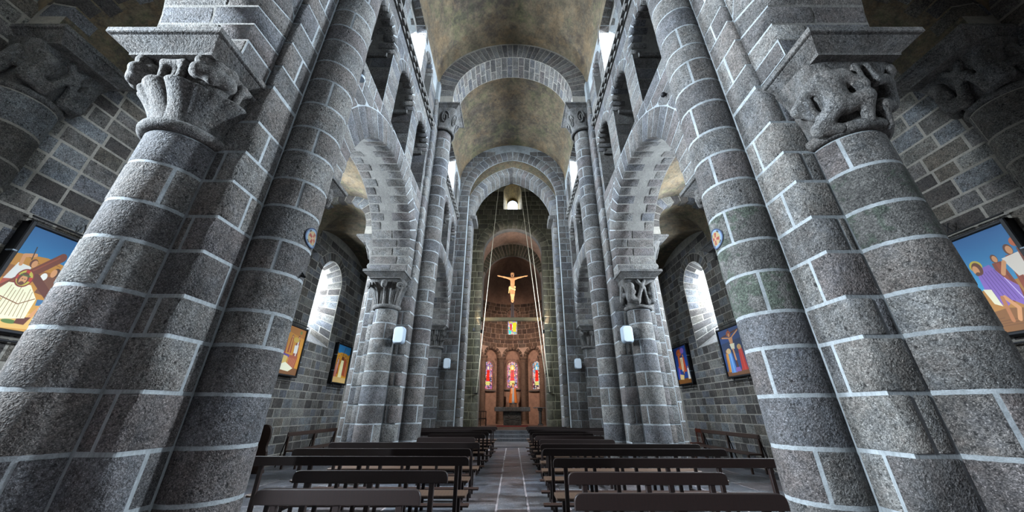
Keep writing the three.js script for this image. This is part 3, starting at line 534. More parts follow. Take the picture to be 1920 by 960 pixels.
// block with a moulded underside: half-width w, from z0 to z1, local heights
function abacusGeo(w, z1, y0, y1, z0 = -0.1) {
  const H = y1 - y0, prof = [[y0, 0.15], [y0 + H * 0.12, 0.145], [y0 + H * 0.58, 0.035], [y0 + H * 0.62, 0.035], [y0 + H * 0.64, 0.01], [y0 + H * 0.67, 0.0], [y1 - 0.015, 0.0], [y1, 0.015]], pos = [], uv = [], idx = [], len = [0]; prof.forEach((q, k) => { if (k) len.push(len[k - 1] + Math.hypot(q[0] - prof[k - 1][0], q[1] - prof[k - 1][1])); });
  const loop = (i) => [[-w + i, z0], [-w + i, z1 - i], [w - i, z1 - i], [w - i, z0]];
  const quad = (a, b, c, d, ua, ub, va, vb) => { const n = pos.length / 3; pos.push(...a, ...b, ...c, ...d); uv.push(ua, va, ub, va, ub, vb, ua, vb); idx.push(n, n + 1, n + 2, n, n + 2, n + 3); };
  for (let k = 0; k < prof.length - 1; k++) { const A = loop(prof[k][1]), B = loop(prof[k + 1][1]), ya = prof[k][0], yb = prof[k + 1][0]; for (let i = 0; i < 3; i++) quad([A[i][0], ya, A[i][1]], [A[i + 1][0], ya, A[i + 1][1]], [B[i + 1][0], yb, B[i + 1][1]], [B[i][0], yb, B[i][1]], i * 1.1, (i + 1) * 1.1, len[k], len[k + 1]); }
  for (const [k, y, f] of [[0, y0, 1], [prof.length - 1, y1, 0]]) { const A = loop(prof[k][1]); const q = [[A[0][0], y, A[0][1]], [A[1][0], y, A[1][1]], [A[2][0], y, A[2][1]], [A[3][0], y, A[3][1]]]; if (f) q.reverse(); quad(...q, 0, 1, 0, 1); }
  const g = new THREE.BufferGeometry(); g.setAttribute('position', new THREE.Float32BufferAttribute(pos, 3)); g.setAttribute('uv', new THREE.Float32BufferAttribute(uv, 2)); g.setIndex(idx); const n = g.toNonIndexed(); n.computeVertexNormals(); return n;
}
const bellR = (phi, t, top = 0.475) => { const n = lerp(2, 7, t ** 1.4), s = RC + 0.01 + (top - RC - 0.01) * t ** 1.7; return 1 / ((Math.abs(Math.cos(phi) / s)) ** n + (Math.abs(Math.sin(phi) / s)) ** n) ** (1 / n); };
const CB = 0.1, CH = 0.7;   // bell: bottom and height above the neck
const bellP = (phi, t, d) => { const q = bellR(phi, t) + d; return [q * Math.sin(phi), CB + CH * t, q * Math.cos(phi)]; };
function leafGeo(phi0, wid, t0, t1, curl, ribs = 3) {
  return sheet((u, v, d) => {
    const k = v, w = wid * (k > 0.72 ? Math.sqrt(Math.max(0.16, 1 - ((k - 0.72) / 0.3) ** 2)) : lerp(0.72, 1, k / 0.72)), t = lerp(t0, t1, Math.min(k, 1)), c = Math.max(0, k - 0.6) / 0.4;
    const rib = Math.cos(u * PI * ribs) * 0.012 + 0.03 * (1 - u * u) + curl * c * c, p = bellP(phi0 + u * w, clamp(t, 0, 1), rib + d); p[1] -= curl * 0.35 * c ** 4; return p;
  }, -1, 1, 0, 1, { edge: 0, h: 0, nu: 18, nv: 18, us2: 0.16, vs2: (t1 - t0) * 0.64, uo: phi0 });
}
const spiral = (c, r0, turns, ax, ay, n = 30) => Array.from({ length: n }, (_, i) => { const a = i / (n - 1) * turns * 2 * PI, q = r0 * (1 - 0.8 * i / (n - 1)); return [c[0] + ax[0] * q * Math.cos(a) + ay[0] * q * Math.sin(a), c[1] + ax[1] * q * Math.cos(a) + ay[1] * q * Math.sin(a), c[2] + ax[2] * q * Math.cos(a) + ay[2] * q * Math.sin(a)]; });
const FIGURES = {
  athletes: [[-.33, .60, .40, .105, -.34, .63, .41, .10], [-.36, .49, .36, .10, -.18, .49, .45, .10], [-.29, .47, .40, .125, -.24, .25, .37, .115], [-.42, .48, .30, .06, -.50, .33, .16, .055], [-.50, .33, .16, .055, -.41, .22, .22, .045], [-.41, .22, .22, .045, -.44, .34, .26, .04], [-.16, .48, .47, .06, -.04, .36, .50, .055], [-.04, .36, .50, .052, .0, .60, .49, .045], [-.30, .20, .38, .085, -.42, .04, .22, .07], [-.42, .04, .22, .065, -.27, -.0, .30, .05], [-.19, .2, .40, .085, -.03, .24, .47, .072], [-.03, .24, .47, .068, -.05, .02, .40, .05], [.43, .60, .42, .085, .44, .62, .42, .08], [.37, .48, .38, .095, .30, .24, .37, .09], [.30, .48, .46, .05, .14, .42, .49, .045], [.14, .42, .49, .045, .14, .62, .49, .04], [.27, .2, .38, .07, .12, .16, .44, .06], [.12, .16, .44, .055, .17, -.02, .37, .045]],
  beasts: [[-.36, .56, .38, .09, -.28, .48, .44, .10], [-.28, .48, .44, .10, -.30, .2, .38, .12], [-.30, .2, .38, .11, -.12, .12, .42, .08], [-.12, .12, .42, .07, .02, .46, .48, .06], [.02, .46, .48, .06, .12, .62, .5, .05], [.36, .56, .40, .085, .30, .42, .44, .10], [.30, .42, .44, .10, .32, .16, .37, .11], [.32, .16, .37, .10, .16, .10, .40, .07], [.16, .1, .40, .06, .1, .42, .47, .05], [.1, .42, .47, .05, -.08, .62, .5, .05], [-.45, .5, .2, .08, -.46, .2, .1, .09], [.46, .5, .2, .08, .45, .2, .1, .09], [-.42, .3, .25, .06, -.2, .34, .46, .05], [.42, .3, .25, .06, .22, .3, .46, .05]],
};
const figureCache = {};
// capital on a half column: origin on the shaft's axis at its neck, facing local +z; 1.0 m from neck to abacus top
function capital(parent, x, y, z, turn, kind, mat, o = {}) {
  const bell = put(parent, 'capital', sheet((u, v, d) => { const ribs = kind === 'palm' ? 0.012 * Math.cos(u * 14) * Math.sin(v * PI) : 0; return bellP(u, v, d + ribs); }, -PI / 2 - 0.25, PI / 2 + 0.25, 0, 1, { edge: 0, h: 0, nu: 60, nv: 14 }), mat);
  bell.position.set(x, y, z); bell.rotation.y = turn; if (o.scale) bell.scale.setScalar(o.scale);
  put(bell, 'abacus', abacusGeo(o.half ?? 0.54, o.front ?? 0.69, 0.78, 1.0), mat);
  put(bell, 'astragal', uvScale(new THREE.TorusGeometry(RC + 0.02, 0.062, 12, 48), 2.1, 0.4).rotateX(PI / 2).translate(0, 0.06, 0), mat);
  if (kind === 'leaf') {
    // fluted lower leaves with a scalloped, overhanging lip
    const lip = (u, v, d) => { const lobe = Math.abs(Math.cos(u * 2)) ** 0.8, k = v / 0.78, flute = 0.034 * (1 - Math.abs(Math.sin(u * 6)) ** 0.7) * Math.min(1, k) * (0.4 + lobe); if (v < 0.78) return bellP(u, (0.03 + 0.54 * k) * (0.86 + 0.14 * lobe), 0.012 + (0.05 + 0.085 * lobe) * k ** 2.2 - flute + d); const e = (v - 0.78) / 0.22 * PI; return bellP(u, (0.57) * (0.86 + 0.14 * lobe) + 0.05 * Math.sin(e / 2) ** 2 + 0.03 * Math.sin(e), 0.012 + (0.05 + 0.085 * lobe) * (0.5 + 0.5 * Math.cos(e)) - flute * Math.cos(e / 2) + 0.02 * Math.sin(e) + d); };
    put(bell, 'leaf_ring', sheet(lip, -PI / 2 - 0.2, PI / 2 + 0.2, 0, 1, { edge: 0, h: 0, nu: 160, nv: 30, us2: 0.45, vs2: 0.5 }), mat);
    for (const [x, z, a, w, cn] of [[-0.38, 0.4, -0.785, 0.11, 1], [0.38, 0.4, 0.785, 0.11, 1], [0, 0.46, 0, 0.1, 0], [-0.46, 0.05, -PI / 2, 0.1, 0], [0.46, 0.05, PI / 2, 0.1, 0]]) {
      const v = put(bell, 'volute', blob(cn ? [[-w, .07, 0, .07, w, .07, 0, .07], [-w, -.05, .01, .075, w, -.05, .01, .075], [-w, .0, -.1, .09, w, .0, -.1, .09], [0, -.1, .03, .06, 0, .08, .03, .06]] : [[-w, .07, 0, .045, w, .07, 0, .045], [-w, .07, 0, .04, -w * .9, -.12, -.02, .035], [w, .07, 0, .04, w * .9, -.12, -.02, .035], [0, .06, -.05, .05, 0, -.12, -.06, .04]], 0.012, 30), mat); v.position.set(x, 0.68, z); v.rotation.y = a;
    }
  } else if (kind === 'palm') {
    for (const p of [-1.5, -0.95, -0.45, 0, 0.45, 0.95, 1.5]) put(bell, 'leaf', leafGeo(p, 0.25, 0.02, 0.86, 0.07, 2), mat);
    for (const sx of [-1, 1]) put(bell, 'volute', tube(spiral([sx * .42, .58, .46], 0.1, 1.6, [sx * 0.7, 0, -0.7], [0, 1, 0]), 0.028, 40, 8), mat);
    put(bell, 'head', blob([[0, .6, .52, .075, 0, .66, .51, .08], [-.05, .63, .57, .015, -.03, .63, .575, .015], [.05, .63, .57, .015, .03, .63, .575, .015], [0, .61, .585, .014, 0, .58, .59, .016]], 0.012, 28), mat);
  } else if (kind === 'acanthus') {
    for (const [t0, t1, n, sh, w] of [[0.02, 0.4, 6, 0, 0.28], [0.3, 0.7, 7, 0.5, 0.26], [0.6, 1.0, 6, 0, 0.28]]) for (let k = 0; k < n; k++) put(bell, 'leaf', leafGeo(lerp(-1.6, 1.6, (k + (sh ? 0.5 : 0)) / (n - 1)) - (sh ? 0.13 : 0), w, t0, t1, 0.07, 3), mat);
  } else if (kind === 'vine') {
    for (const p of [-1.3, -0.45, 0.45, 1.3]) { const pts = Array.from({ length: 26 }, (_, i) => { const a = i / 25 * 3.4 * PI, q = 0.26 * (1 - i / 32); return bellP(p + q * 1.15 * Math.cos(a), clamp(0.52 + q * 1.35 * Math.sin(a), 0.02, 0.98), 0.012); }); put(bell, 'scroll', tube(pts, 0.024, 60, 6), mat); }
  } else if (FIGURES[kind]) {
    figureCache[kind] ??= blob(FIGURES[kind], 0.016, 84, 0.03);
    const f = put(bell, 'carved_figure', figureCache[kind], mat); f.scale.set(0.91, 1.1, 0.9); f.position.y = 0.06; f.userData.label = kind === 'beasts' ? 'carved entwined beasts' : 'carved crouching figures with raised arms';
  }
  return bell;
}
// compound pier at z = zp on side s
function pier(s, zp, label, caps, seed, o = {}) {
  const P = top('compound_pier', label, 'pier'), r = rng(seed), far = { sink: [] }, mats = M.nave, Y = [...COURSES, 4.43, 4.98];
  const up = upTo(5.0, 12.25, 0.4, r), navY = [...COURSES, ...upTo(4.42, 11.1, 0.415, r)];
  // mortar bodies
  const shp = (x0, x1, z0, z1, y0, y1) => box(x1 - x0, y1 - y0, z1 - z0, s * (x0 + x1) / 2, (y0 + y1) / 2, (z0 + z1) / 2);
  const core = put(P, 'masonry', merged([shp(XP, 3.93, zp - HD, zp + HD, 0, 5.0), shp(3.9, 4.2, zp - 0.5, zp + 0.5, 0, 6.6), shp(XP, 4.0, zp - HD, zp + HD, 5.0, 13.2)]), M.mortar);
  for (const e of [1, -1]) {                                                   // west half as pieces; the hidden east half joined
    const to = e > 0 ? core : far, zf = zp + e * HD, q = XC - RC + 0.02 - XP;  // q: face between corner and shaft
    // u runs from the shaft over the corner to the nave shaft
    const L = (u, v, d) => u < q - 1e-6 ? [s * (XP + q - u), v, zf + e * d] : (u < q + 1e-6 ? [s * (XP - d), v, zf + e * d] : [s * (XP - d), v, zf - e * (u - q)]);
    const crease = Math.sqrt(RC * RC - (XP - XN) ** 2) + 0.022, end = q + HD - crease;
    Y.slice(0, -1).forEach((y, k) => {
      const y1 = Y[k + 1] - 0.009, cut = k % 2 ? q * (0.3 + r() * 0.25) : q + 0.2 + r() * 0.15, y0 = y + 0.009;
      stonePiece(to, 'stone', L, 0.044, cut - 0.009, y0, y1, mats, r, { uks: [q], sunk: 0.01 });
      stonePiece(to, 'stone', L, cut + 0.009, end, y0, y1, mats, r, { uks: [q], sunk: 0.01 });
    });
    // outer part of the face, towards the aisle
    const w1 = 3.93 - (XC + RC - 0.02), O = (u, v, d) => u < w1 - 1e-6 ? [s * (XC + RC - 0.02 + u), v, zf + e * d] : (u < w1 + 1e-6 ? [s * (3.93 + d), v, zf + e * d] : [s * (3.93 + d), v, zf - e * (u - w1)]);
    Y.slice(0, -1).forEach((y, k) => { stonePiece(to, 'stone', O, 0.004, w1 + 0.32, y + 0.009, Y[k + 1] - 0.009, mats, r, { uks: [w1] }); stonePiece(to, 'stone', (u, v, d) => [s * u, v, zp + e * (0.5 + d)], 3.95, 4.19, y + 0.009, Y[k + 1] - 0.009, mats, r); });
    // pilaster above the capitals, beside the nave shaft
    const PW = XW - XP, U = (u, v, d) => u < PW - 1e-6 ? [s * (XW - u), v, zf + e * d] : (u < PW + 1e-6 ? [s * (XP - d), v, zf + e * d] : [s * (XP - d), v, zf - e * (u - PW)]);
    up.slice(0, -1).forEach((y, k) => {
      const two = k % 2, c = PW + 0.18 + r() * 0.1, y0 = y + 0.009, y1 = up[k + 1] - 0.009, en = PW + HD - crease;
      if (!two) stonePiece(to, 'stone', U, 0.004, en, y0, y1, mats, r, { uks: [PW] });
      else { stonePiece(to, 'stone', U, 0.004, c - 0.009, y0, y1, mats, r, { uks: [PW] }); stonePiece(to, 'stone', U, c + 0.009, en, y0, y1, mats, r); }
    });
    halfColumn(P, s * XC, zf, e > 0 ? PI / 2 : -PI / 2, COURSES, mats, r, e > 0 ? { mossAt: o.mossWest } : { sink: far });
    capital(P, s * XC, 4.0, zf, e > 0 ? 0 : PI, e > 0 ? caps[0] : 'leaf', M.carved, { half: 0.57 });
  }
  sinkMesh(far, 'rear_masonry', P, mats[1]);
  halfColumn(P, s * XN, zp, s > 0 ? PI : 0, navY, mats, r, { spread: 125, mossAt: o.mossNave });
  capital(P, s * XN, 11.1, zp, s > 0 ? -PI / 2 : PI / 2, caps[1], M.carved, { scale: 1.15, front: 0.6 });
  const hid = { sink: [] };
  halfColumn(P, s * 4.2, zp, s > 0 ? 0 : PI, upTo(0, 5.55, 0.42, r), mats, r, { sink: hid }); sinkMesh(hid, 'aisle_shaft_drums', P, mats[4]);
  capital(P, s * 4.2, 5.55, zp, s > 0 ? PI / 2 : -PI / 2, 'vine', M.carved);
  P.position.x = o.dx ?? 0;
  return P;
}
const PIER_A_L = pier(-1, PIERS[1], 'massive grey stone pier at left front, its capital carved with leaves', ['leaf', 'vine'], 2001);
const PIER_A_R = pier(1, PIERS[1], 'massive grey stone pier at right front, its capital carved with crouching figures', ['athletes', 'vine'], 2002, { mossWest: [2.7, 3.5], mossNave: [2.3, 3.3], dx: 0.035 });
pier(-1, PIERS[2], 'second stone pier left of the nave, with a ribbed palm-leaf capital', ['palm', 'vine'], 2003);
pier(1, PIERS[2], 'second stone pier right of the nave, with a capital of entwined beasts', ['beasts', 'vine'], 2004);
// piers behind the camera, plain, and responds against the crossing wall
for (const s of [-1, 1]) {
  const P = top('compound_pier', `plain stone pier behind the camera, ${sideName(s)} of the nave`, 'pier');
  put(P, 'masonry', box(1.46, 13.2, 1.66, s * 3.47, 6.6, PIERS[0]), M.nave[1]);
  const Q = top('respond', `slim half column with a leaf capital against the crossing wall, ${sideName(s)} of the nave`, 'half column'), r = rng(2100 + s);
  put(Q, 'masonry', box(1.2, 5, 0.3, s * XC, 2.5, ZE - 0.16), M.mortar);
  halfColumn(Q, s * XC, ZE, PI / 2, COURSES, M.nave, r);
  capital(Q, s * XC, 4.0, ZE, 0, s < 0 ? 'acanthus' : 'palm', M.carved);
  // responds on the aisle wall
  [PIERS[1], PIERS[2]].forEach((zp, k) => {
    const A = top('aisle_respond', `carved half column on the ${sideName(s)} aisle wall, ${k ? 'beyond the nearest pier' : 'at the picture edge'}`, 'half column'), q = rng(2200 + k * 7 + s);
    halfColumn(A, s * XA, zp, s > 0 ? PI : 0, upTo(0, 5.55, 0.45, q), M.aisle, q, { mortar: M.mortarDim, rc: 0.36 });
    capital(A, s * XA, 5.55, zp, s > 0 ? -PI / 2 : PI / 2, k ? 'leaf' : 'beasts', M.carved, { front: 0.8 });
  });
}
// ================================================================ PEWS
function roundedBoard(L, h, t, r) { const s = new THREE.Shape(); s.moveTo(-L / 2, 0); s.lineTo(L / 2, 0); s.lineTo(L / 2, h - r); s.quadraticCurveTo(L / 2, h, L / 2 - r, h); s.lineTo(-L / 2 + r, h); s.quadraticCurveTo(-L / 2, h, -L / 2, h - r); s.closePath(); const g = new THREE.ExtrudeGeometry(s, { depth: t - 0.012, bevelEnabled: true, bevelSize: 0.006, bevelThickness: 0.006, bevelSegments: 2, curveSegments: 6 }); g.translate(0, 0, -t / 2 + 0.006); return g; }
function pew(xa, xb, z, label, group) {
  const L = Math.abs(xb - xa), P = top('pew', label, 'pew', null, group); P.position.set((xa + xb) / 2, 0, z);
  put(P, 'back_rail', roundedBoard(L, 0.098, 0.042, 0.06).translate(0, 0.822, 0), M.wood);
  const n = Math.max(2, Math.round(L / 0.78)), post = cbox(0.052, 0.83, 0.045, 0, 0.415, 0, 0.004), leg = cbox(0.05, 0.44, 0.05, 0, 0.22, 0, 0.004);
  for (let k = 0; k <= n; k++) { const x = lerp(-L / 2 + 0.16, L / 2 - 0.16, k / n); put(P, 'post', post, M.wood).position.set(x, 0, -0.01); if (k === 0 || k === n || k % 2) put(P, 'leg', leg, M.wood).position.set(x, 0, -0.36); }
  put(P, 'seat', cbox(L - 0.06, 0.032, 0.36, 0, 0.456, -0.22, 0.008), M.seat);
  put(P, 'seat_rail', cbox(L - 0.2, 0.07, 0.025, 0, 0.4, -0.39, 0.004), M.wood);
  put(P, 'kneeler', cbox(L + 0.06, 0.028, 0.15, 0, 0.2, 0.26, 0.006), M.woodWarm);
  const br = cbox(0.04, 0.2, 0.04, 0, 0.1, 0.26, 0.004), st = cbox(0.04, 0.035, 0.66, 0, 0.14, -0.05, 0.004);
  for (const x of [-L / 2 + 0.16, L / 2 - 0.16]) { put(P, 'kneeler_support', br, M.wood).position.set(x, 0, 0); put(P, 'stretcher', st, M.wood).position.set(x, 0, 0); }
  return P;
}
const ORD = ['nearest', 'second', 'third', 'fourth', 'fifth', 'sixth', 'seventh', 'eighth', 'ninth', 'tenth', 'eleventh', 'twelfth', 'thirteenth'];
[[-0.74, -2.06, 3.26], [-0.68, -2.29, 4.17], [-0.6, -3.6, 5.38], [-0.69, -3.66, 6.46], [-0.65, -3.65, 7.66], [-0.89, -2.27, 9.1], [-0.75, -2.3, 10.42], [-0.72, -3.6, 11.5], [-0.68, -3.6, 12.7], [-0.62, -3.6, 13.9], [-0.6, -2.9, 15.0]].forEach(([a, b, z], i) => pew(a, b, -z, `dark wooden pew left of the aisle, ${ORD[i]} row from the camera`, 'pews left of the aisle'));
[[0.48, 2.09, 3.12], [0.58, 2.2, 4.10], [0.55, 3.59, 5.24], [0.51, 3.58, 6.5], [0.54, 3.6, 7.4], [0.6, 2.27, 8.5], [0.58, 2.3, 9.6], [0.57, 2.3, 10.8], [0.56, 3.6, 11.9], [0.55, 3.6, 13.0], [0.55, 3.6, 14.1], [0.55, 2.2, 15.2]].forEach(([a, b, z], i) => pew(a, b, -z, `dark wooden pew right of the aisle, ${ORD[i]} row from the camera`, 'pews right of the aisle'));
// benches along the aisle walls, facing the nave
function wallBench(s, z0, z1, label) {
  const L = z0 - z1, B = top('wall_bench', label, 'bench'); B.position.set(s * (s < 0 ? 6.3 : 6.5), 0, (z0 + z1) / 2); B.rotation.y = s > 0 ? -PI / 2 : PI / 2;   // local +z faces the nave
  put(B, 'back_rail', cbox(L, 0.11, 0.035, 0, 0.87, -0.18, 0.01), M.woodWarm);
  put(B, 'seat', cbox(L, 0.035, 0.38, 0, 0.45, 0.04, 0.008), M.woodWarm);
  for (let k = 0; k < 3; k++) { const x = lerp(-L / 2 + 0.08, L / 2 - 0.08, k / 2); put(B, 'post', cbox(0.06, 0.9, 0.05, x, 0.45, -0.18, 0.005), M.woodWarm); put(B, 'leg', cbox(0.05, 0.45, 0.05, x, 0.22, 0.2, 0.005), M.woodWarm); put(B, 'brace', bar([x, 0.82, -0.2], [x, 0.05, -0.36], 0.016, 6), M.wood); }
}
wallBench(-1, -10.95, -13.95, 'dark wooden bench along the left aisle wall below the window');
wallBench(1, -10.3, -13.4, 'brown wooden bench along the right aisle wall below the window');
{ // small red-brown chair at the end of the right bench
  const C = top('wooden_chair', 'small reddish wooden chair at the far end of the right aisle bench', 'chair'); C.position.set(6.65, 0, -13.95); C.rotation.y = -PI / 2;
  put(C, 'seat', cbox(0.42, 0.03, 0.4, 0, 0.45, 0, 0.008), M.redWood); put(C, 'backrest', cbox(0.44, 0.13, 0.025, 0, 0.85, -0.2, 0.01), M.redWood);
  for (const x of [-0.18, 0.18]) { put(C, 'back_post', cbox(0.035, 0.92, 0.035, x, 0.46, -0.2, 0.004), M.redWood); put(C, 'leg', cbox(0.035, 0.44, 0.035, x, 0.22, 0.17, 0.004), M.redWood); }
  for (const x of [-0.09, 0, 0.09]) put(C, 'spindle', bar([x, 0.46, -0.2], [x, 0.8, -0.2], 0.009, 6), M.redWood);
}
{ // carved bench end in the left aisle
  const B = top('bench_end', 'brown carved wooden bench end with a rounded top beside the left pier', 'bench end'); B.position.set(-6.75, 0, -10.35);
  const s = new THREE.Shape(); s.moveTo(-0.2, 0); s.lineTo(0.2, 0); s.lineTo(0.2, 0.5); s.quadraticCurveTo(0.12, 0.62, 0.18, 0.78); s.quadraticCurveTo(0.22, 1.12, 0, 1.14); s.quadraticCurveTo(-0.22, 1.12, -0.2, 0.7); s.closePath();
  put(B, 'panel', new THREE.ExtrudeGeometry(s, { depth: 0.06, bevelEnabled: true, bevelSize: 0.012, bevelThickness: 0.012, bevelSegments: 2 }), M.woodWarm);
  put(B, 'foot', cbox(0.46, 0.08, 0.14, 0, 0.04, 0.03), M.woodWarm);
}

// ================================================================ PAINTINGS ON THE AISLE WALLS
function canvasTex(w, h, draw) { const c = document.createElement('canvas'); c.width = w; c.height = h; draw(c.getContext('2d'), w, h); const t = new THREE.CanvasTexture(c); t.colorSpace = THREE.SRGBColorSpace; t.anisotropy = 8; return t; }
const ell = (g, x, y, a, b, c, rot = 0) => { g.fillStyle = c; g.beginPath(); g.ellipse(x, y, a, b, rot, 0, 7); g.fill(); };
const pol = (g, c, ...p) => { g.fillStyle = c; g.beginPath(); p.forEach(([x, y], i) => i ? g.lineTo(x, y) : g.moveTo(x, y)); g.closePath(); g.fill(); };
const stroke = (g, c, w, ...p) => { g.strokeStyle = c; g.lineWidth = w; g.lineCap = 'round'; g.lineJoin = 'round'; g.beginPath(); p.forEach(([x, y], i) => i ? g.lineTo(x, y) : g.moveTo(x, y)); g.stroke(); };
const SK = '#c98a58', SKD = '#a9683c', HR = '#5b2d14';
function standing(g, x, y, h, robe, under, hair = HR) { const w = h * 0.15; pol(g, robe, [x - w * 0.7, y - h * 0.8], [x + w * 0.7, y - h * 0.8], [x + w * 1.15, y], [x - w * 1.15, y]); pol(g, under, [x - w * 0.2, y - h * 0.78], [x + w * 0.35, y - h * 0.78], [x + w * 0.3, y], [x - w * 0.1, y]); stroke(g, 'rgba(60,25,10,.6)', 2, [x - w * .3, y - h * .6], [x - w * .6, y - 4]); stroke(g, 'rgba(60,25,10,.6)', 2, [x + w * .5, y - h * .55], [x + w * .8, y - 4]); ell(g, x, y - h * 0.88, h * 0.075, h * 0.09, hair); ell(g, x + h * .01, y - h * 0.87, h * 0.055, h * 0.07, SK); }
const halo = (g, x, y, r) => { ell(g, x, y, r, r, '#7a1f16'); ell(g, x, y, r * 0.86, r * 0.86, '#b9a83a'); pol(g, '#b3261c', [x - r * .85, y - r * .2], [x - r * .85, y + r * .25], [x + r * .85, y + r * .25], [x + r * .85, y - r * .2]); pol(g, '#b3261c', [x - r * .22, y - r * .85], [x + r * .22, y - r * .85], [x + r * .22, y], [x - r * .22, y]); };
const SCENES = {
  carrying(g, w, h) {   // kneeling man in white under a great cross, helper in brown, soldier with a whip
    g.fillStyle = '#0d5f94'; g.fillRect(0, 0, w, h); const sk = g.createLinearGradient(0, 0, 0, h * .4); sk.addColorStop(0, '#0c5486'); sk.addColorStop(1, '#1a78a6'); g.fillStyle = sk; g.fillRect(0, 0, w, h * .4);
    pol(g, '#b5781f', [0, h * .30], [w * .3, h * .26], [w * .62, h * .3], [w, h * .3], [w, h], [0, h]); pol(g, '#8f5413', [0, h * .42], [w, h * .36], [w, h * .45], [0, h * .55]);
    pol(g, '#c08a3a', [0, h * .72], [w * .4, h * .68], [w, h * .8], [w, h], [0, h]); pol(g, '#d2a55a', [w * .1, h * .86], [w * .5, h * .82], [w * .8, h * .95], [w * .2, h]);
    ell(g, w * .3, h * .93, w * .07, h * .02, '#4e6b2a');
    for (let k = 0; k < 9; k++) stroke(g, '#7d4a12', 3, [w * (.1 + k * .1), h * (.3 + (k % 3) * .03)], [w * (.16 + k * .1), h * (.31 + (k % 3) * .03)]);
    g.save(); g.translate(w * 0.02, h * 0.02); g.scale(0.66, 1);
    pol(g, '#d9d4cb', [w * .08, h * .36], [w * .28, h * .37], [w * .3, h * .5], [w * .02, h * .54]); stroke(g, SK, 22, [w * .12, h * .37], [w * .1, h * .28], [w * .24, h * .25]); stroke(g, '#2a1a12', 6, [w * .22, h * .3], [w * .19, h * .17]); ell(g, w * .28, h * .33, w * .055, h * .045, HR); ell(g, w * .295, h * .335, w * .04, h * .038, SK); pol(g, '#a8432c', [w * .02, h * .54], [w * .28, h * .5], [w * .22, h * .62], [w * .02, h * .66]);
    pol(g, '#6a3a20', [w * .56, h * .42], [w * .78, h * .4], [w * .8, h * .62], [w * .52, h * .6]); stroke(g, '#b5661c', 30, [w * .78, h * .46], [w * .9, h * .48], [w * .96, h * .36]); stroke(g, SK, 16, [w * .93, h * .4], [w * .96, h * .34]); ell(g, w * .66, h * .36, w * .06, h * .05, '#43210f'); ell(g, w * .63, h * .37, w * .045, h * .045, SK); ell(g, w * .52, h * .43, w * .05, h * .04, '#e3ddd0');
    stroke(g, '#6b2d12', 54, [-w * .05, h * .74], [w * .62, h * .19]); stroke(g, '#5a240d', 46, [w * .42, h * .46], [w * .82, h * .64]); stroke(g, '#8a3c18', 8, [0, h * .67], [w * .58, h * .2]);
    pol(g, '#2f5f86', [w * .62, h * .66], [w * .84, h * .64], [w * .84, h * .7], [w * .64, h * .72]); stroke(g, SK, 26, [w * .74, h * .7], [w * .66, h * .84]); pol(g, '#5a2412', [w * .5, h * .86], [w * .68, h * .84], [w * .64, h * .92], [w * .5, h * .92]);
    pol(g, '#e3d9b4', [w * .12, h * .56], [w * .42, h * .54], [w * .6, h * .66], [w * .6, h * .86], [w * .3, h * .9], [w * .1, h * .86], [w * .16, h * .72], [w * .02, h * .68]);
    for (let k = 0; k < 8; k++) stroke(g, '#7a5a30', 3, [w * (.18 + k * .045), h * (.58 + (k % 3) * .02)], [w * (.16 + k * .055), h * .86]); stroke(g, '#7a4a26', 5, [w * .12, h * .7], [w * .4, h * .74], [w * .58, h * .66]);
    ell(g, w * .1, h * .73, w * .05, h * .025, SK); halo(g, w * .28, h * .49, w * .125); ell(g, w * .27, h * .5, w * .075, h * .065, HR); ell(g, w * .275, h * .51, w * .05, h * .05, SK); stroke(g, '#3a1a0c', 4, [w * .255, h * .5], [w * .265, h * .5]); stroke(g, '#3a1a0c', 4, [w * .29, h * .5], [w * .3, h * .5]); ell(g, w * .278, h * .545, w * .035, h * .02, HR); stroke(g, '#3f5a22', 7, [w * .21, h * .465], [w * .34, h * .465]);
    g.restore();
  },
  stripped(g, w, h) {   // man in violet robe, barefoot, three others behind
    const sk = g.createLinearGradient(0, 0, 0, h * .5); sk.addColorStop(0, '#16568a'); sk.addColorStop(1, '#2f86b0'); g.fillStyle = sk; g.fillRect(0, 0, w, h);
    pol(g, '#a8702c', [0, h * .62], [w, h * .52], [w, h], [0, h]); pol(g, '#7d4e20', [0, h * .84], [w * .6, h * .78], [w, h * .86], [w, h], [0, h]); for (let k = 0; k < 5; k++) stroke(g, '#6b3f18', 4, [w * .1 * k, h * (.86 + k * .02)], [w * (.4 + k * .12), h * (.84 + k * .025)]);
    g.save(); g.translate(w * 0.42, 0); g.scale(0.62, 1);
    standing(g, w * .52, h * .74, h * .5, '#7d3418', '#93401d'); standing(g, w * .78, h * .8, h * .62, '#8c3a1c', '#d8c8b8'); pol(g, '#d9cbbb', [w * .62, h * .32], [w * .9, h * .3], [w * .95, h * .5], [w * .7, h * .52]); stroke(g, SK, 26, [w * .62, h * .36], [w * .52, h * .46]); standing(g, w * .97, h * .7, h * .55, '#6e3012', '#a45a2a'); ell(g, w * .93, h * .2, w * .08, h * .05, '#b4572a');
    pol(g, '#7d5aa6', [w * .16, h * .36], [w * .4, h * .34], [w * .5, h * .5], [w * .62, h * .6], [w * .56, h * .8], [w * .42, h * .72], [w * .28, h * .78], [w * .12, h * .6]); for (let k = 0; k < 6; k++) stroke(g, '#553a7c', 4, [w * (.2 + k * .045), h * .4], [w * (.24 + k * .055), h * .72]);
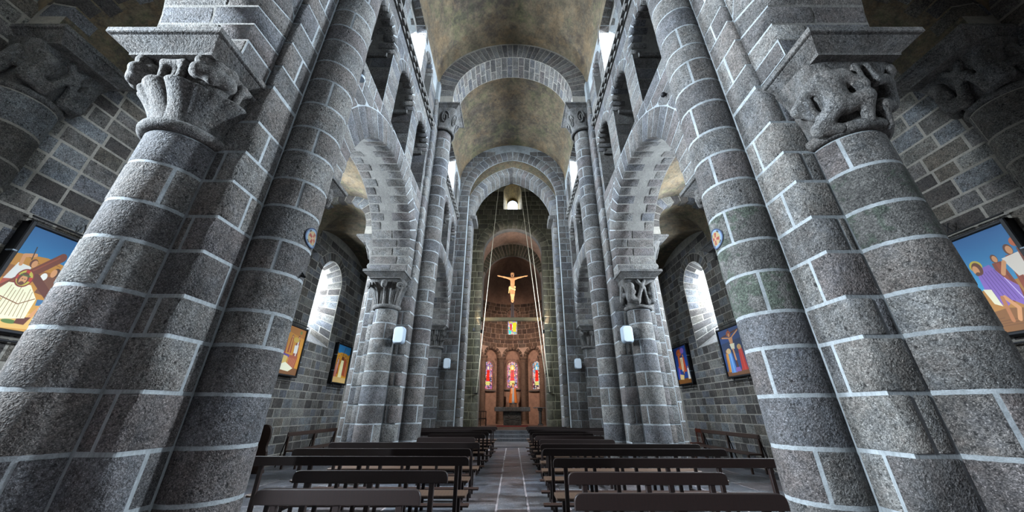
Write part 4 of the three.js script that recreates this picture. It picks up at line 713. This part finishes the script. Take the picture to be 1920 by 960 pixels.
    stroke(g, '#cbb8d8', 5, [w * .5, h * .5], [w * .6, h * .78]); stroke(g, SK, 24, [w * .34, h * .68], [w * .44, h * .8], [w * .36, h * .9]); stroke(g, SKD, 24, [w * .3, h * .68], [w * .26, h * .9]); pol(g, '#d9cfae', [w * .1, h * .56], [w * .22, h * .58], [w * .24, h * .76], [w * .14, h * .72]); ell(g, w * .2, h * .32, w * .1, h * .06, '#b8a032'); ell(g, w * .2, h * .35, w * .08, h * .07, HR); ell(g, w * .17, h * .36, w * .05, h * .05, SK); ell(g, w * .17, h * .4, w * .04, h * .02, HR);
    g.restore();
  },
  falling(g, w, h) {
    g.fillStyle = '#c9861c'; g.fillRect(0, 0, w, h); pol(g, '#b26d16', [0, 0], [w, 0], [w, h * .2], [0, h * .1]); ell(g, w * .2, h * .12, w * .07, h * .05, '#2c6f8e'); ell(g, w * .78, h * .08, w * .05, h * .04, '#6f7f34'); pol(g, '#7a4a1e', [0, h * .84], [w, h * .86], [w, h], [0, h]);
    standing(g, w * .2, h * .62, h * .42, '#9a3520', '#c46a2a'); standing(g, w * .44, h * .56, h * .4, '#a0401c', '#d39a3a'); standing(g, w * .74, h * .66, h * .52, '#8a3a2a', '#d8d2c4'); ell(g, w * .64, h * .26, w * .13, h * .06, '#c8a23a'); pol(g, '#d8d2c8', [w * .62, h * .38], [w * .8, h * .36], [w * .8, h * .54], [w * .64, h * .55]);
    pol(g, '#5d3a86', [w * .1, h * .58], [w * .5, h * .6], [w * .48, h * .66], [w * .1, h * .66]); pol(g, '#d0b060', [w * .16, h * .62], [w * .44, h * .64], [w * .4, h * .8], [w * .14, h * .78]); pol(g, '#a04a2c', [w * .5, h * .6], [w * .88, h * .6], [w * .84, h * .86], [w * .46, h * .84]); for (let k = 0; k < 5; k++) stroke(g, '#d08a5a', 6, [w * (.52 + k * .07), h * .66], [w * (.48 + k * .07), h * .84]);
    pol(g, '#e6dfc0', [w * .1, h * .84], [w * .4, h * .76], [w * .78, h * .86], [w * .6, h * .94], [w * .16, h * .92]);
  },
  condemned(g, w, h) {
    g.fillStyle = '#2c78a8'; g.fillRect(0, 0, w, h * .4); g.fillStyle = '#c98a22'; g.fillRect(0, h * .2, w, h); pol(g, '#2c78a8', [0, 0], [w, 0], [w * .9, h * .24], [w * .5, h * .16], [w * .1, h * .24]); pol(g, '#d0a868', [0, h * .86], [w, h * .86], [w, h], [0, h]);
    for (const [x, y, q, a, b] of [[.2, .78, .5, '#8c2f20', '#b9b4b8'], [.36, .62, .4, '#c47a1c', '#d8a030'], [.7, .8, .56, '#8f3a1e', '#b04a2c'], [.86, .82, .52, '#9a4420', '#c88a5a'], [.14, .86, .42, '#b0604a', '#c88a78'], [.56, .6, .36, '#a04a18', '#b8701c']]) standing(g, w * x, h * y, h * q, a, b);
    pol(g, '#e2d6a2', [w * .42, h * .4], [w * .62, h * .4], [w * .62, h * .86], [w * .36, h * .86]); ell(g, w * .52, h * .35, w * .08, h * .055, HR); stroke(g, '#5a2a10', 14, [w * .58, h * .04], [w * .34, h * .52]);
  },
  crucified(g, w, h) {
    g.fillStyle = '#12386e'; g.fillRect(0, 0, w, h); pol(g, '#0c2850', [0, h * .3], [w, h * .26], [w, h * .6], [0, h * .5]); pol(g, '#6a3f1c', [0, h * .9], [w, h * .88], [w, h], [0, h]);
    stroke(g, '#4a1d10', 30, [w * .5, h * .04], [w * .54, h * .86]); stroke(g, '#4a1d10', 20, [w * .08, h * .16], [w * .94, h * .08]); ell(g, w * .48, h * .12, w * .1, h * .07, '#a84a18'); stroke(g, SK, 17, [w * .14, h * .17], [w * .38, h * .2], [w * .48, h * .22]); stroke(g, SK, 17, [w * .9, h * .1], [w * .66, h * .18], [w * .56, h * .22]); pol(g, SK, [w * .42, h * .2], [w * .62, h * .2], [w * .58, h * .36], [w * .46, h * .36]); pol(g, '#d8d0b0', [w * .42, h * .34], [w * .64, h * .34], [w * .6, h * .46], [w * .46, h * .46]); stroke(g, SK, 26, [w * .52, h * .46], [w * .54, h * .68]); ell(g, w * .48, h * .14, w * .06, h * .055, HR); ell(g, w * .48, h * .145, w * .04, h * .045, SK);
    standing(g, w * .2, h * .92, h * .5, '#b8721c', '#d09030'); standing(g, w * .33, h * .94, h * .54, '#4f86c4', '#6fa0d8'); ell(g, w * .3, h * .48, w * .1, h * .06, '#c8a878'); standing(g, w * .82, h * .92, h * .56, '#b8281c', '#cc3a26'); ell(g, w * .8, h * .44, w * .09, h * .055, '#c0a060'); ell(g, w * .8, h * .45, w * .05, h * .04, SK); pol(g, '#7d5a9a', [w * .44, h * .84], [w * .62, h * .84], [w * .66, h * .93], [w * .4, h * .93]);
  },
  lowered(g, w, h) {
    g.fillStyle = '#1c3f86'; g.fillRect(0, 0, w, h); pol(g, '#7a4a1c', [0, h * .88], [w, h * .86], [w, h], [0, h]); stroke(g, '#5a2a12', 24, [w * .5, 0], [w * .5, h * .8]);
    ell(g, w * .4, h * .16, w * .2, h * .1, '#c85a22'); ell(g, w * .66, h * .12, w * .14, h * .08, '#8a62a8'); standing(g, w * .34, h * .62, h * .5, '#b84a20', '#d07a3a'); standing(g, w * .66, h * .7, h * .5, '#b8381c', '#c85a2a'); pol(g, '#e0cfa6', [w * .42, h * .3], [w * .62, h * .3], [w * .58, h * .66], [w * .44, h * .68]); stroke(g, SK, 24, [w * .5, h * .36], [w * .54, h * .72]); standing(g, w * .2, h * .84, h * .34, '#6a4ab0', '#7d5ac0'); standing(g, w * .86, h * .9, h * .36, '#d8cfc0', '#e6dfd0'); pol(g, '#d8b878', [w * .2, h * .74], [w * .5, h * .78], [w * .44, h * .9], [w * .16, h * .88]);
  },
};
const NUMERAL = { I: [[0, 0, 0, 1]], V: [[-0.3, 1, 0, 0], [0, 0, 0.3, 1]], X: [[-0.3, 0, 0.3, 1], [-0.3, 1, 0.3, 0]] };
function painting(s, z, scn, numeral, label, o = {}) {
  const W = 1.14, H = 1.44, P = top('framed_painting', label, 'painting'); P.position.set(s * (XA - 0.1), 3.25, z); P.rotation.y = s > 0 ? -PI / 2 : PI / 2;   // local +z faces the nave
  put(P, 'backboard', cbox(W + 0.1, H + 0.12, 0.15, 0, 0, -0.045, 0.01), M.iron);
  const tex = canvasTex(420, 560, SCENES[scn]);
  put(P, 'picture', new THREE.PlaneGeometry(W, H).translate(0, 0, 0.036), std({ map: tex, roughness: 0.55 }));
  for (const x of [-1, 1]) put(P, 'frame_bar', cbox(0.06, H + 0.13, 0.09, x * (W / 2 + 0.03), 0, 0.03, 0.012), M.iron);
  for (const y of [-1, 1]) put(P, 'frame_bar', cbox(W + 0.12, 0.05, 0.07, 0, y * (H / 2 + 0.03), 0.03, 0.012), M.iron);
  for (const y of [-0.87, 0.86]) put(P, 'hanger_rail', bar([-W / 2 - 0.06, y, 0.02], [W / 2 + 0.06, y, 0.02], 0.014, 6), M.iron);
  for (const x of [-0.35, 0.35]) put(P, 'hanger', bar([x, -0.86, 0.02], [x, -0.78, 0.02], 0.02, 6), M.iron);
  for (const x of [-1, 1]) for (const y of [-0.3, 0.3]) put(P, 'frame_clip', cbox(0.05, 0.02, 0.11, x * (W / 2 + 0.05), y, 0.03, 0.004), M.white);
  let x = -(numeral.length - 1) * 0.055; const bars = [];
  for (const c of numeral) { for (const [a, b, p, q] of NUMERAL[c]) bars.push(bar([x + a * 0.11, 0.9 + b * 0.14, 0.02], [x + p * 0.11, 0.9 + q * 0.14, 0.02], 0.009, 5)); x += 0.11; }
  put(P, 'numeral', merged(bars), M.iron).userData.label = `iron numeral ${numeral}`;
}
painting(-1, -4.88, 'carrying', 'V', 'large framed painting of a kneeling man in white, behind the left front pier');
painting(-1, -10.98, 'falling', 'III', 'golden framed painting of a fallen man, left of the left aisle window');
painting(-1, -14.5, 'condemned', 'II', 'narrow framed painting with blue sky and crowd, right of the left aisle window');
painting(1, -4.78, 'stripped', 'X', 'framed painting of a man in a violet robe, partly hidden by the right front pier');
painting(1, -11.05, 'crucified', 'XII', 'framed painting of a crucifixion on dark blue, right of the right aisle window');
painting(1, -14.6, 'lowered', 'XIII', 'narrow framed painting in orange and blue, left of the right aisle window');

// ================================================================ SMALL FITTINGS
// painted consecration crosses on the nave shafts of the nearest piers
const roundelTex = canvasTex(256, 256, (g) => { g.fillStyle = '#23262c'; g.fillRect(0, 0, 256, 256); ell(g, 128, 128, 122, 122, '#2b3f66'); ell(g, 128, 128, 112, 112, '#5a6d7d'); for (let k = 0; k < 4; k++) { const a = k * PI / 2 + 0.78; stroke(g, '#2a2a2e', 22, [128 + 98 * Math.cos(a - .12), 128 + 98 * Math.sin(a - .12)], [128 + 98 * Math.cos(a + .12), 128 + 98 * Math.sin(a + .12)]); } ell(g, 128, 128, 88, 88, '#7a6848'); for (let k = 0; k < 4; k++) { g.save(); g.translate(128, 128); g.rotate(k * PI / 2 + 0.3); pol(g, '#6a241a', [-8, 0], [8, 0], [22, -74], [-22, -74]); g.restore(); } ell(g, 128, 128, 20, 20, '#8c6a56'); });
for (const s of [-1, 1]) {
  const ph0 = s > 0 ? PI + 0.02 : 0.0, G = top('consecration_cross', `small painted roundel with a red cross on the ${sideName(s)} front pier`, 'roundel');
  const rad = 0.12, Fd = (u, v, d) => { const q = rad * v, x = q * Math.cos(u), y = q * Math.sin(u), a = ph0 + (s > 0 ? -1 : 1) * (-0.08) + x / RC * -1; return [s * XN + (s > 0 ? 0.035 : 0) + (RC + 0.014 + d) * Math.cos(a), 3.36 + y, PIERS[1] + (RC + 0.014 + d) * Math.sin(a)]; };
  const g = sheet(Fd, 0, 2 * PI, 0.001, 1, { edge: 0, h: 0, nu: 32, nv: 4 }), uv = g.attributes.uv; for (let i = 0; i < uv.count; i++) { const a = uv.getX(i), q = uv.getY(i); uv.setXY(i, 0.5 + 0.49 * q * Math.cos(a), 0.5 + 0.49 * q * Math.sin(a)); }
  put(G, 'painted_disc', g, std({ map: roundelTex, roughness: 0.8 }));
  put(G, 'rim', tube(Array.from({ length: 33 }, (_, i) => Fd(i / 33 * 2 * PI, 1, -0.004)), 0.008, 48, 6, true), std({ color: '#2b3444' }));
}
// white loudspeakers
for (const [x, y, z, l] of [[-2.96, 3.29, -8.94, 'on the second left pier'], [3.0, 3.32, -8.94, 'on the second right pier'], [-2.86, 3.37, -15.36, 'on the crossing wall, left'], [2.86, 3.37, -15.36, 'on the crossing wall, right']]) {
  const S = top('loudspeaker', `small white rounded loudspeaker ${l}`, 'loudspeaker'); S.position.set(x, y, z);
  const sh = new THREE.Shape(), w = 0.11, hh = 0.19, r = 0.07; sh.moveTo(-w + r, -hh); sh.lineTo(w - r, -hh); sh.quadraticCurveTo(w, -hh, w, -hh + r); sh.lineTo(w, hh - r); sh.quadraticCurveTo(w, hh, w - r, hh); sh.lineTo(-w + r, hh); sh.quadraticCurveTo(-w, hh, -w, hh - r); sh.lineTo(-w, -hh + r); sh.quadraticCurveTo(-w, -hh, -w + r, -hh);
  put(S, 'case', new THREE.ExtrudeGeometry(sh, { depth: 0.1, bevelEnabled: true, bevelSize: 0.035, bevelThickness: 0.05, bevelSegments: 4 }).translate(0, 0, 0.02), M.white);
  put(S, 'grille', new THREE.ExtrudeGeometry(sh, { depth: 0.01, bevelEnabled: true, bevelSize: 0.01, bevelThickness: 0.01, bevelSegments: 2 }).translate(0, 0, 0.155), std({ color: '#b9c3cc', roughness: 0.8 }));
  put(S, 'bracket', cbox(0.06, 0.1, 0.16, 0, 0, -0.04), M.iron);
}
// hanging spot lamp and iron hooks on the left front pier
{
  const L = top('hanging_spotlight', 'small black and white spot lamp hanging on a cable beside the left front pier', 'lamp');
  put(L, 'cable', tube([[-2.62, 7.75, -3.98], [-2.66, 7.5, -4.0], [-2.7, 7.3, -4.08], [-2.74, 7.12, -4.14]], 0.012, 20, 6), M.iron);
  put(L, 'housing', new THREE.CylinderGeometry(0.055, 0.075, 0.16, 16).translate(-2.75, 7.05, -4.16), M.iron);
  put(L, 'lens_ring', new THREE.CylinderGeometry(0.078, 0.078, 0.05, 16).translate(-2.75, 6.95, -4.16), M.white);
  const K = top('iron_hook', 'small forged iron bracket on the shaft of the left front pier', 'hook');
  put(K, 'spike', bar([-2.43, 2.9, -3.56], [-2.33, 2.86, -3.52], 0.014, 6), M.iron); put(K, 'plate', cbox(0.02, 0.12, 0.06, -2.42, 2.9, -3.56, 0.004), M.iron); put(K, 'arm', bar([-2.42, 2.95, -3.56], [-2.33, 2.86, -3.52], 0.01, 6), M.iron);
  const K2 = top('iron_ring', 'dark iron knob on the wall above the right arcade arch', 'hook'); put(K2, 'knob', new THREE.SphereGeometry(0.05, 12, 8).translate(2.88, 7.0, -4.55), M.iron); put(K2, 'stem', bar([2.95, 7.02, -4.55], [2.88, 7.0, -4.55], 0.02, 6), M.iron);
}

// ================================================================ CROSSING, CHOIR AND APSE
// bell ropes in the crossing, tied to cleats on the choir arch
[[[-0.70, 18.6, -18.7], [-2.04, 2.4, -20.5], 'pale bell rope slanting to the left jamb of the choir arch'], [[0.16, 18.6, -18.7], [1.88, 3.45, -20.5], 'inner of the two pale bell ropes slanting to the right'], [[0.52, 18.6, -18.7], [2.12, 2.45, -20.5], 'outer of the two pale bell ropes slanting to the right']].forEach(([a, b, l]) => {
  const R = top('bell_rope', l, 'rope'); put(R, 'cord', bar(a, b, 0.016, 6), M.rope); put(R, 'cleat', cbox(0.14, 0.05, 0.2, b[0] + (b[0] > 0 && b[0] < 2 ? 0.1 : 0), b[1], -20.52), M.iron);
});
{ // beam with crucifix
  const B = top('rood_beam', 'mossy yellow-green timber beam across the choir arch', 'beam'); put(B, 'timber', cbox(4.0, 0.22, 0.22, 0, 6.75, -20.95, 0.02), std({ color: '#4a4426', map: woodMap }));
  const C = top('crucifix', 'life-size painted crucifix standing on the beam in the choir arch', 'crucifix'), z = -20.85, y = 6.86;
  put(C, 'cross_upright', cbox(0.16, 3.1, 0.1, 0, y + 1.55, z - 0.06), M.wood); put(C, 'cross_arm', cbox(2.05, 0.13, 0.08, 0, y + 2.82, z - 0.06), M.wood); put(C, 'foot_block', cbox(0.2, 0.7, 0.16, 0, y + 0.35, z - 0.04), M.wood); put(C, 'foot_rest', cbox(0.14, 0.08, 0.2, 0, y + 0.92, z + 0.08), M.wood);
  const c = [[0, y + 2.78, z + .13, .095, -.015, y + 2.9, z + .12, .10], [0, y + 2.62, z + .06, .06, 0, y + 2.72, z + .09, .06], [0, y + 2.5, z + .08, .15, 0, y + 2.2, z + .08, .125], [0, y + 2.2, z + .08, .125, 0, y + 1.95, z + .08, .13]];
  for (const s of [-1, 1]) c.push([s * .05, y + 2.56, z + .07, .12, s * .2, y + 2.6, z + .06, .085], [s * .2, y + 2.6, z + .06, .075, s * .55, y + 2.7, z + .04, .055], [s * .55, y + 2.7, z + .04, .052, s * .88, y + 2.78, z + .02, .036], [s * .88, y + 2.78, z + .02, .045, s * .98, y + 2.8, z + .03, .03], [s * .08, y + 1.9, z + .08, .105, s * .06, y + 1.45, z + .15, .075], [s * .06, y + 1.45, z + .15, .07, s * .03, y + 1.05, z + .08, .048], [s * .03, y + 1.05, z + .08, .05, s * .03, y + .95, z + .18, .035]);
  put(C, 'body', blob(c, 0.018, 88, 0.03), M.skin);
  put(C, 'loincloth', blob([[-.12, y + 1.98, z + .1, .09, .12, y + 1.98, z + .1, .09], [-.1, y + 1.88, z + .1, .10, .1, y + 1.8, z + .11, .10], [-.19, y + 1.95, z + .08, .05, -.22, y + 1.6, z + .06, .04]], 0.02, 36), M.cloth);
  put(C, 'hair', blob([[-.02, y + 2.93, z + .09, .105, -.07, y + 2.82, z + .06, .06], [.07, y + 2.92, z + .08, .06, .09, y + 2.72, z + .06, .04], [-.08, y + 2.88, z + .08, .06, -.1, y + 2.68, z + .08, .04], [-.05, y + 2.77, z + .19, .035, .03, y + 2.77, z + .19, .035], [-.01, y + 2.74, z + .2, .04, -.01, y + 2.68, z + .18, .03]], 0.012, 40), std({ color: '#3d2413' }));
}
{ // altar, statue, lectern table, chairs
  const A = top('altar', 'grey stone altar with a broad slab and a carved pedestal', 'altar'), z = -24.2;
  put(A, 'slab', cbox(2.3, 0.26, 0.9, 0, 1.6, z, 0.02), M.altar); put(A, 'pedestal', cbox(1.14, 0.86, 0.6, 0, YF + 0.42, z, 0.015), M.altar);
  for (let k = 0; k < 9; k++) { const a = (k - 4) * 0.33; put(A, 'carved_rib', bar([Math.sin(a) * 0.08, YF + 0.4, z + 0.305], [Math.sin(a) * 0.5, YF + 0.42 + Math.cos(a * 1.4) * 0.36, z + 0.305], 0.02, 6), M.altar); }
  const S = top('statue', 'painted statue of a crowned woman holding a child, behind the altar', 'statue'), sz = -26.1, y0 = 1.95;
  put(S, 'plinth', new THREE.CylinderGeometry(0.26, 0.32, y0 - YF, 16).translate(0.05, (y0 + YF) / 2, sz), M.apse[2]);
  put(S, 'robe', new THREE.LatheGeometry([[0.001, 0], [0.27, 0], [0.25, 0.25], [0.21, 0.55], [0.19, 0.8], [0.17, 0.98], [0.06, 1.06], [0.001, 1.07]].map(([a, b]) => new THREE.Vector2(a, b)), 20).translate(0.05, y0, sz), std({ color: '#8fa0ae' }));
  put(S, 'cloak', sheet((u, v, d) => { const q = lerp(0.31, 0.2, smooth(0, 1, v)) + 0.012 * Math.cos(u * 9) + d; return [0.05 + q * Math.cos(u), y0 + 0.06 + v, sz + q * Math.sin(u)]; }, PI * 0.6, PI * 2.4, 0, 0.98, { edge: 0, h: 0, nu: 36, nv: 8 }), std({ color: '#b56a2c' }));
  put(S, 'head', blob([[0.05, y0 + 1.14, sz + .02, .085, 0.05, y0 + 1.22, sz + .02, .09], [0.05, y0 + 1.0, sz, .05, 0.05, y0 + 1.1, sz, .05], [-.04, y0 + .9, sz + .16, .06, -.05, y0 + .98, sz + .17, .055], [-.04, y0 + .7, sz + .17, .07, -.04, y0 + .85, sz + .17, .06]], 0.012, 36), std({ color: '#c99a72' }));
  put(S, 'crown', new THREE.CylinderGeometry(0.1, 0.075, 0.09, 12, 1, true).translate(0.05, y0 + 1.33, sz + 0.01), std({ color: '#b08a34', metalness: 0.5, roughness: 0.5, side: THREE.DoubleSide }));
  const T = top('credence_table', 'small stone table on a twisted pillar right of the altar', 'table'), tx = 1.78, tz = -24.4;
  put(T, 'top_slab', cbox(0.8, 0.06, 0.5, tx, 1.69, tz), M.altar); put(T, 'capital', cbox(0.3, 0.14, 0.3, tx + 0.05, 1.59, tz, 0.04), M.carved);
  put(T, 'twisted_pillar', mergeGeometries([0, 1, 2].map((k) => clean(tube(Array.from({ length: 40 }, (_, i) => { const a = i / 39 * 9 + k * 2.09; return [tx + 0.05 + 0.06 * Math.cos(a), lerp(YF + 0.08, 1.54, i / 39), tz + 0.06 * Math.sin(a)]; }), 0.05, 60, 6)))), M.carved); put(T, 'foot', cbox(0.32, 0.1, 0.32, tx + 0.05, YF + 0.05, tz, 0.02), M.carved);
  const H = top('sanctuary_seat', 'dark wooden seat with open back left of the altar', 'chair'), hx = -2.02, hz = -23.9;
  put(H, 'seat', cbox(0.72, 0.06, 0.42, hx, YF + 0.42, hz), M.wood); put(H, 'top_rail', cbox(0.74, 0.05, 0.04, hx, YF + 0.84, hz + 0.19), M.wood);
  for (const k of [-1, 0, 1]) put(H, 'back_post', cbox(0.05, 0.84, 0.05, hx + k * 0.33, YF + 0.42, hz + 0.19), M.wood); for (const k of [-1, 1]) put(H, 'leg', cbox(0.05, 0.42, 0.05, hx + k * 0.33, YF + 0.21, hz - 0.17), M.wood);
}
// stained glass of the apse
function glassTex(draw) { return canvasTex(256, 512, draw); }
const pieces = (g, w, h, cols, seed, n = 260) => { const r = rng(seed); for (let k = 0; k < n; k++) { const x = r() * w, y = r() * h, q = 10 + r() * 16; g.fillStyle = cols[Math.floor(r() * cols.length)]; g.beginPath(); for (let i = 0; i < 5; i++) { const a = i / 5 * 6.28 + r(); const X = x + q * Math.cos(a), Y = y + q * Math.sin(a); i ? g.lineTo(X, Y) : g.moveTo(X, Y); } g.closePath(); g.fill(); g.strokeStyle = '#1a1210'; g.lineWidth = 2; g.stroke(); } };
const saint = (bg, robe, haloC, seed) => (g, w, h) => { g.fillStyle = '#3a2430'; g.fillRect(0, 0, w, h); pieces(g, w, h, bg, seed); g.fillStyle = bg[0]; ell(g, w / 2, h * .24, w * .2, h * .11, haloC); ell(g, w / 2, h * .24, w * .1, h * .07, '#e8c8a0'); pol(g, robe, [w * .36, h * .32], [w * .64, h * .32], [w * .7, h * .72], [w * .3, h * .72]); pol(g, '#7a1010', [w * .47, h * .34], [w * .52, h * .34], [w * .5, h * .72]); pol(g, '#c9c06a', [w * .28, h * .74], [w * .72, h * .74], [w * .72, h * .86], [w * .28, h * .86]); for (let y = 1; y < 5; y++) stroke(g, '#15100e', 4, [0, h * y / 5], [w, h * y / 5]); stroke(g, '#b43a5a', 8, [6, h], [6, h * .2]); stroke(g, '#b43a5a', 8, [w - 6, h], [w - 6, h * .2]); };
const pinks = ['#c86a86', '#9a5a86', '#d88a92', '#6a6aa6', '#d8a0a0', '#8a9ac0', '#c9b06a'];
function stained(k, y0, y1, hw, tex, label, upper) {
  const step = 36 * DEG * RA, a = k * step / RA, ZA = ZS - 0.3, rr = RA + (upper ? 0.3 : 0.47), G = top(`window_${++windowNo}`, label, null, 'structure'); G.name = `window_${windowNo}`;
  G.position.set(rr * Math.sin(a), 0, ZA - rr * Math.cos(a)); G.rotation.y = -a;
  const sh = poly([[-hw, y0], ...archPts(0, y1 - hw, hw), [hw, y0]]), g = new THREE.ShapeGeometry(sh, 16), p = g.attributes.position, uv = g.attributes.uv; for (let i = 0; i < p.count; i++) uv.setXY(i, (p.getX(i) + hw) / (2 * hw), (p.getY(i) - y0) / (y1 - y0));
  put(G, 'stained_glass_pane', g, new THREE.MeshStandardMaterial({ color: '#101010', emissive: '#ffffff', emissiveMap: tex, emissiveIntensity: 0.75, roughness: 0.4 }));
  const ex = upper ? 0.6 : 0.22, fr = new THREE.Shape(); fr.moveTo(-hw - ex, y0 - 0.1); fr.lineTo(hw + ex, y0 - 0.1); archPts(0, y1 - hw, hw + ex, 20, 0, PI).forEach(([x, y]) => fr.lineTo(x, y)); fr.closePath(); fr.holes.push(hole(0, hw, y0, y1 - hw));
  put(G, 'stone_surround', new THREE.ExtrudeGeometry(fr, { depth: 0.06, bevelEnabled: false, curveSegments: 16 }), stone('#d0aa98')); put(G, 'sill', cbox(hw * 2 + 0.5, 0.09, 0.2, 0, y0 - 0.13, 0.08), M.carved);  // pale pink of daylight through the coloured glass is put into the stone colour
}
stained(0, 3.1, 5.05, 0.4, glassTex(saint(pinks, '#c4141a', '#d8b020', 5)), 'central stained glass window of the apse with a red-robed figure and golden halo');
stained(-1, 3.0, 5.0, 0.38, glassTex(saint(pinks, '#d8200f', '#7a6aa0', 6)), 'left stained glass window of the apse with a red-robed figure');
stained(1, 3.0, 5.0, 0.38, glassTex(saint(['#e0b8a0', '#d8c0b0', '#c8a8a8', '#5aa0c0'], '#d8200f', '#3aa0c8', 7)), 'right stained glass window of the apse with a red-robed figure and blue halo');
stained(0, 7.1, 8.55, 0.36, glassTex((g, w, h) => { g.fillStyle = '#d8b8c0'; g.fillRect(0, 0, w, h); pieces(g, w, h, ['#c8d870', '#d8c030', '#d0489a', '#40c0c8', '#e8e0f0', '#b090d0'], 9); pol(g, '#c8c020', [w * .5, h * .3], [w * .95, h * .25], [w * .9, h * .8], [w * .55, h * .8]); pol(g, '#c01830', [w * .2, h * .35], [w * .45, h * .4], [w * .4, h * .75], [w * .25, h * .7]); pol(g, '#30c0b8', [w * .1, h * .7], [w * .4, h * .75], [w * .3, h * .95], [w * .08, h * .9]); }), 'upper stained glass window of the apse behind the foot of the crucifix', true);
// warm spot lamps on the choir jambs
for (const s of [-1, 1]) {
  const L = top('spot_lamp', `small black spot lamp on the ${sideName(s)} jamb of the choir arch`, 'lamp'), p = [s * 1.9, 6.0, -21.0];
  put(L, 'housing', new THREE.CylinderGeometry(0.09, 0.11, 0.26, 14).rotateX(PI / 2).translate(...p), M.iron); put(L, 'bracket', bar([s * 2.0, 6.12, -21.0], p, 0.02, 6), M.iron);
  put(L, 'lamp_lens', new THREE.CircleGeometry(0.085, 14).rotateY(PI).translate(p[0], p[1], p[2] - 0.14), std({ color: '#222', emissive: '#ffb070', emissiveIntensity: 2 }));
  const sp = new THREE.SpotLight(new THREE.Color().setRGB(1.0, 0.72, 0.58), 52, 0, 0.95, 0.7, 2); sp.position.set(p[0], p[1], p[2] - 0.18); sp.target.position.set(-s * 0.6, 4.6, -27); sp.castShadow = true; sp.shadow.radius = 4; sp.name = 'apse_spot'; scene.add(sp, sp.target);
  const up = new THREE.SpotLight(new THREE.Color().setRGB(1.0, 0.72, 0.5), 26, 0, 0.75, 0.8, 2); up.position.set(s * 2.3, 6.1, -20.2); up.target.position.set(0, 9.1, -20.85); up.castShadow = true; up.shadow.radius = 4; up.name = 'crucifix_spot'; scene.add(up, up.target);
  const U = top('spot_lamp', `small black spot lamp aimed at the crucifix from the ${sideName(s)}`, 'lamp'); put(U, 'housing', new THREE.CylinderGeometry(0.07, 0.09, 0.2, 12).translate(s * 2.33, 5.95, -20.25), M.iron); put(U, 'bracket', bar([s * 2.4, 5.9, -20.59], [s * 2.33, 5.95, -20.25], 0.018, 6), M.iron);
}
renderer.render(scene, camera);
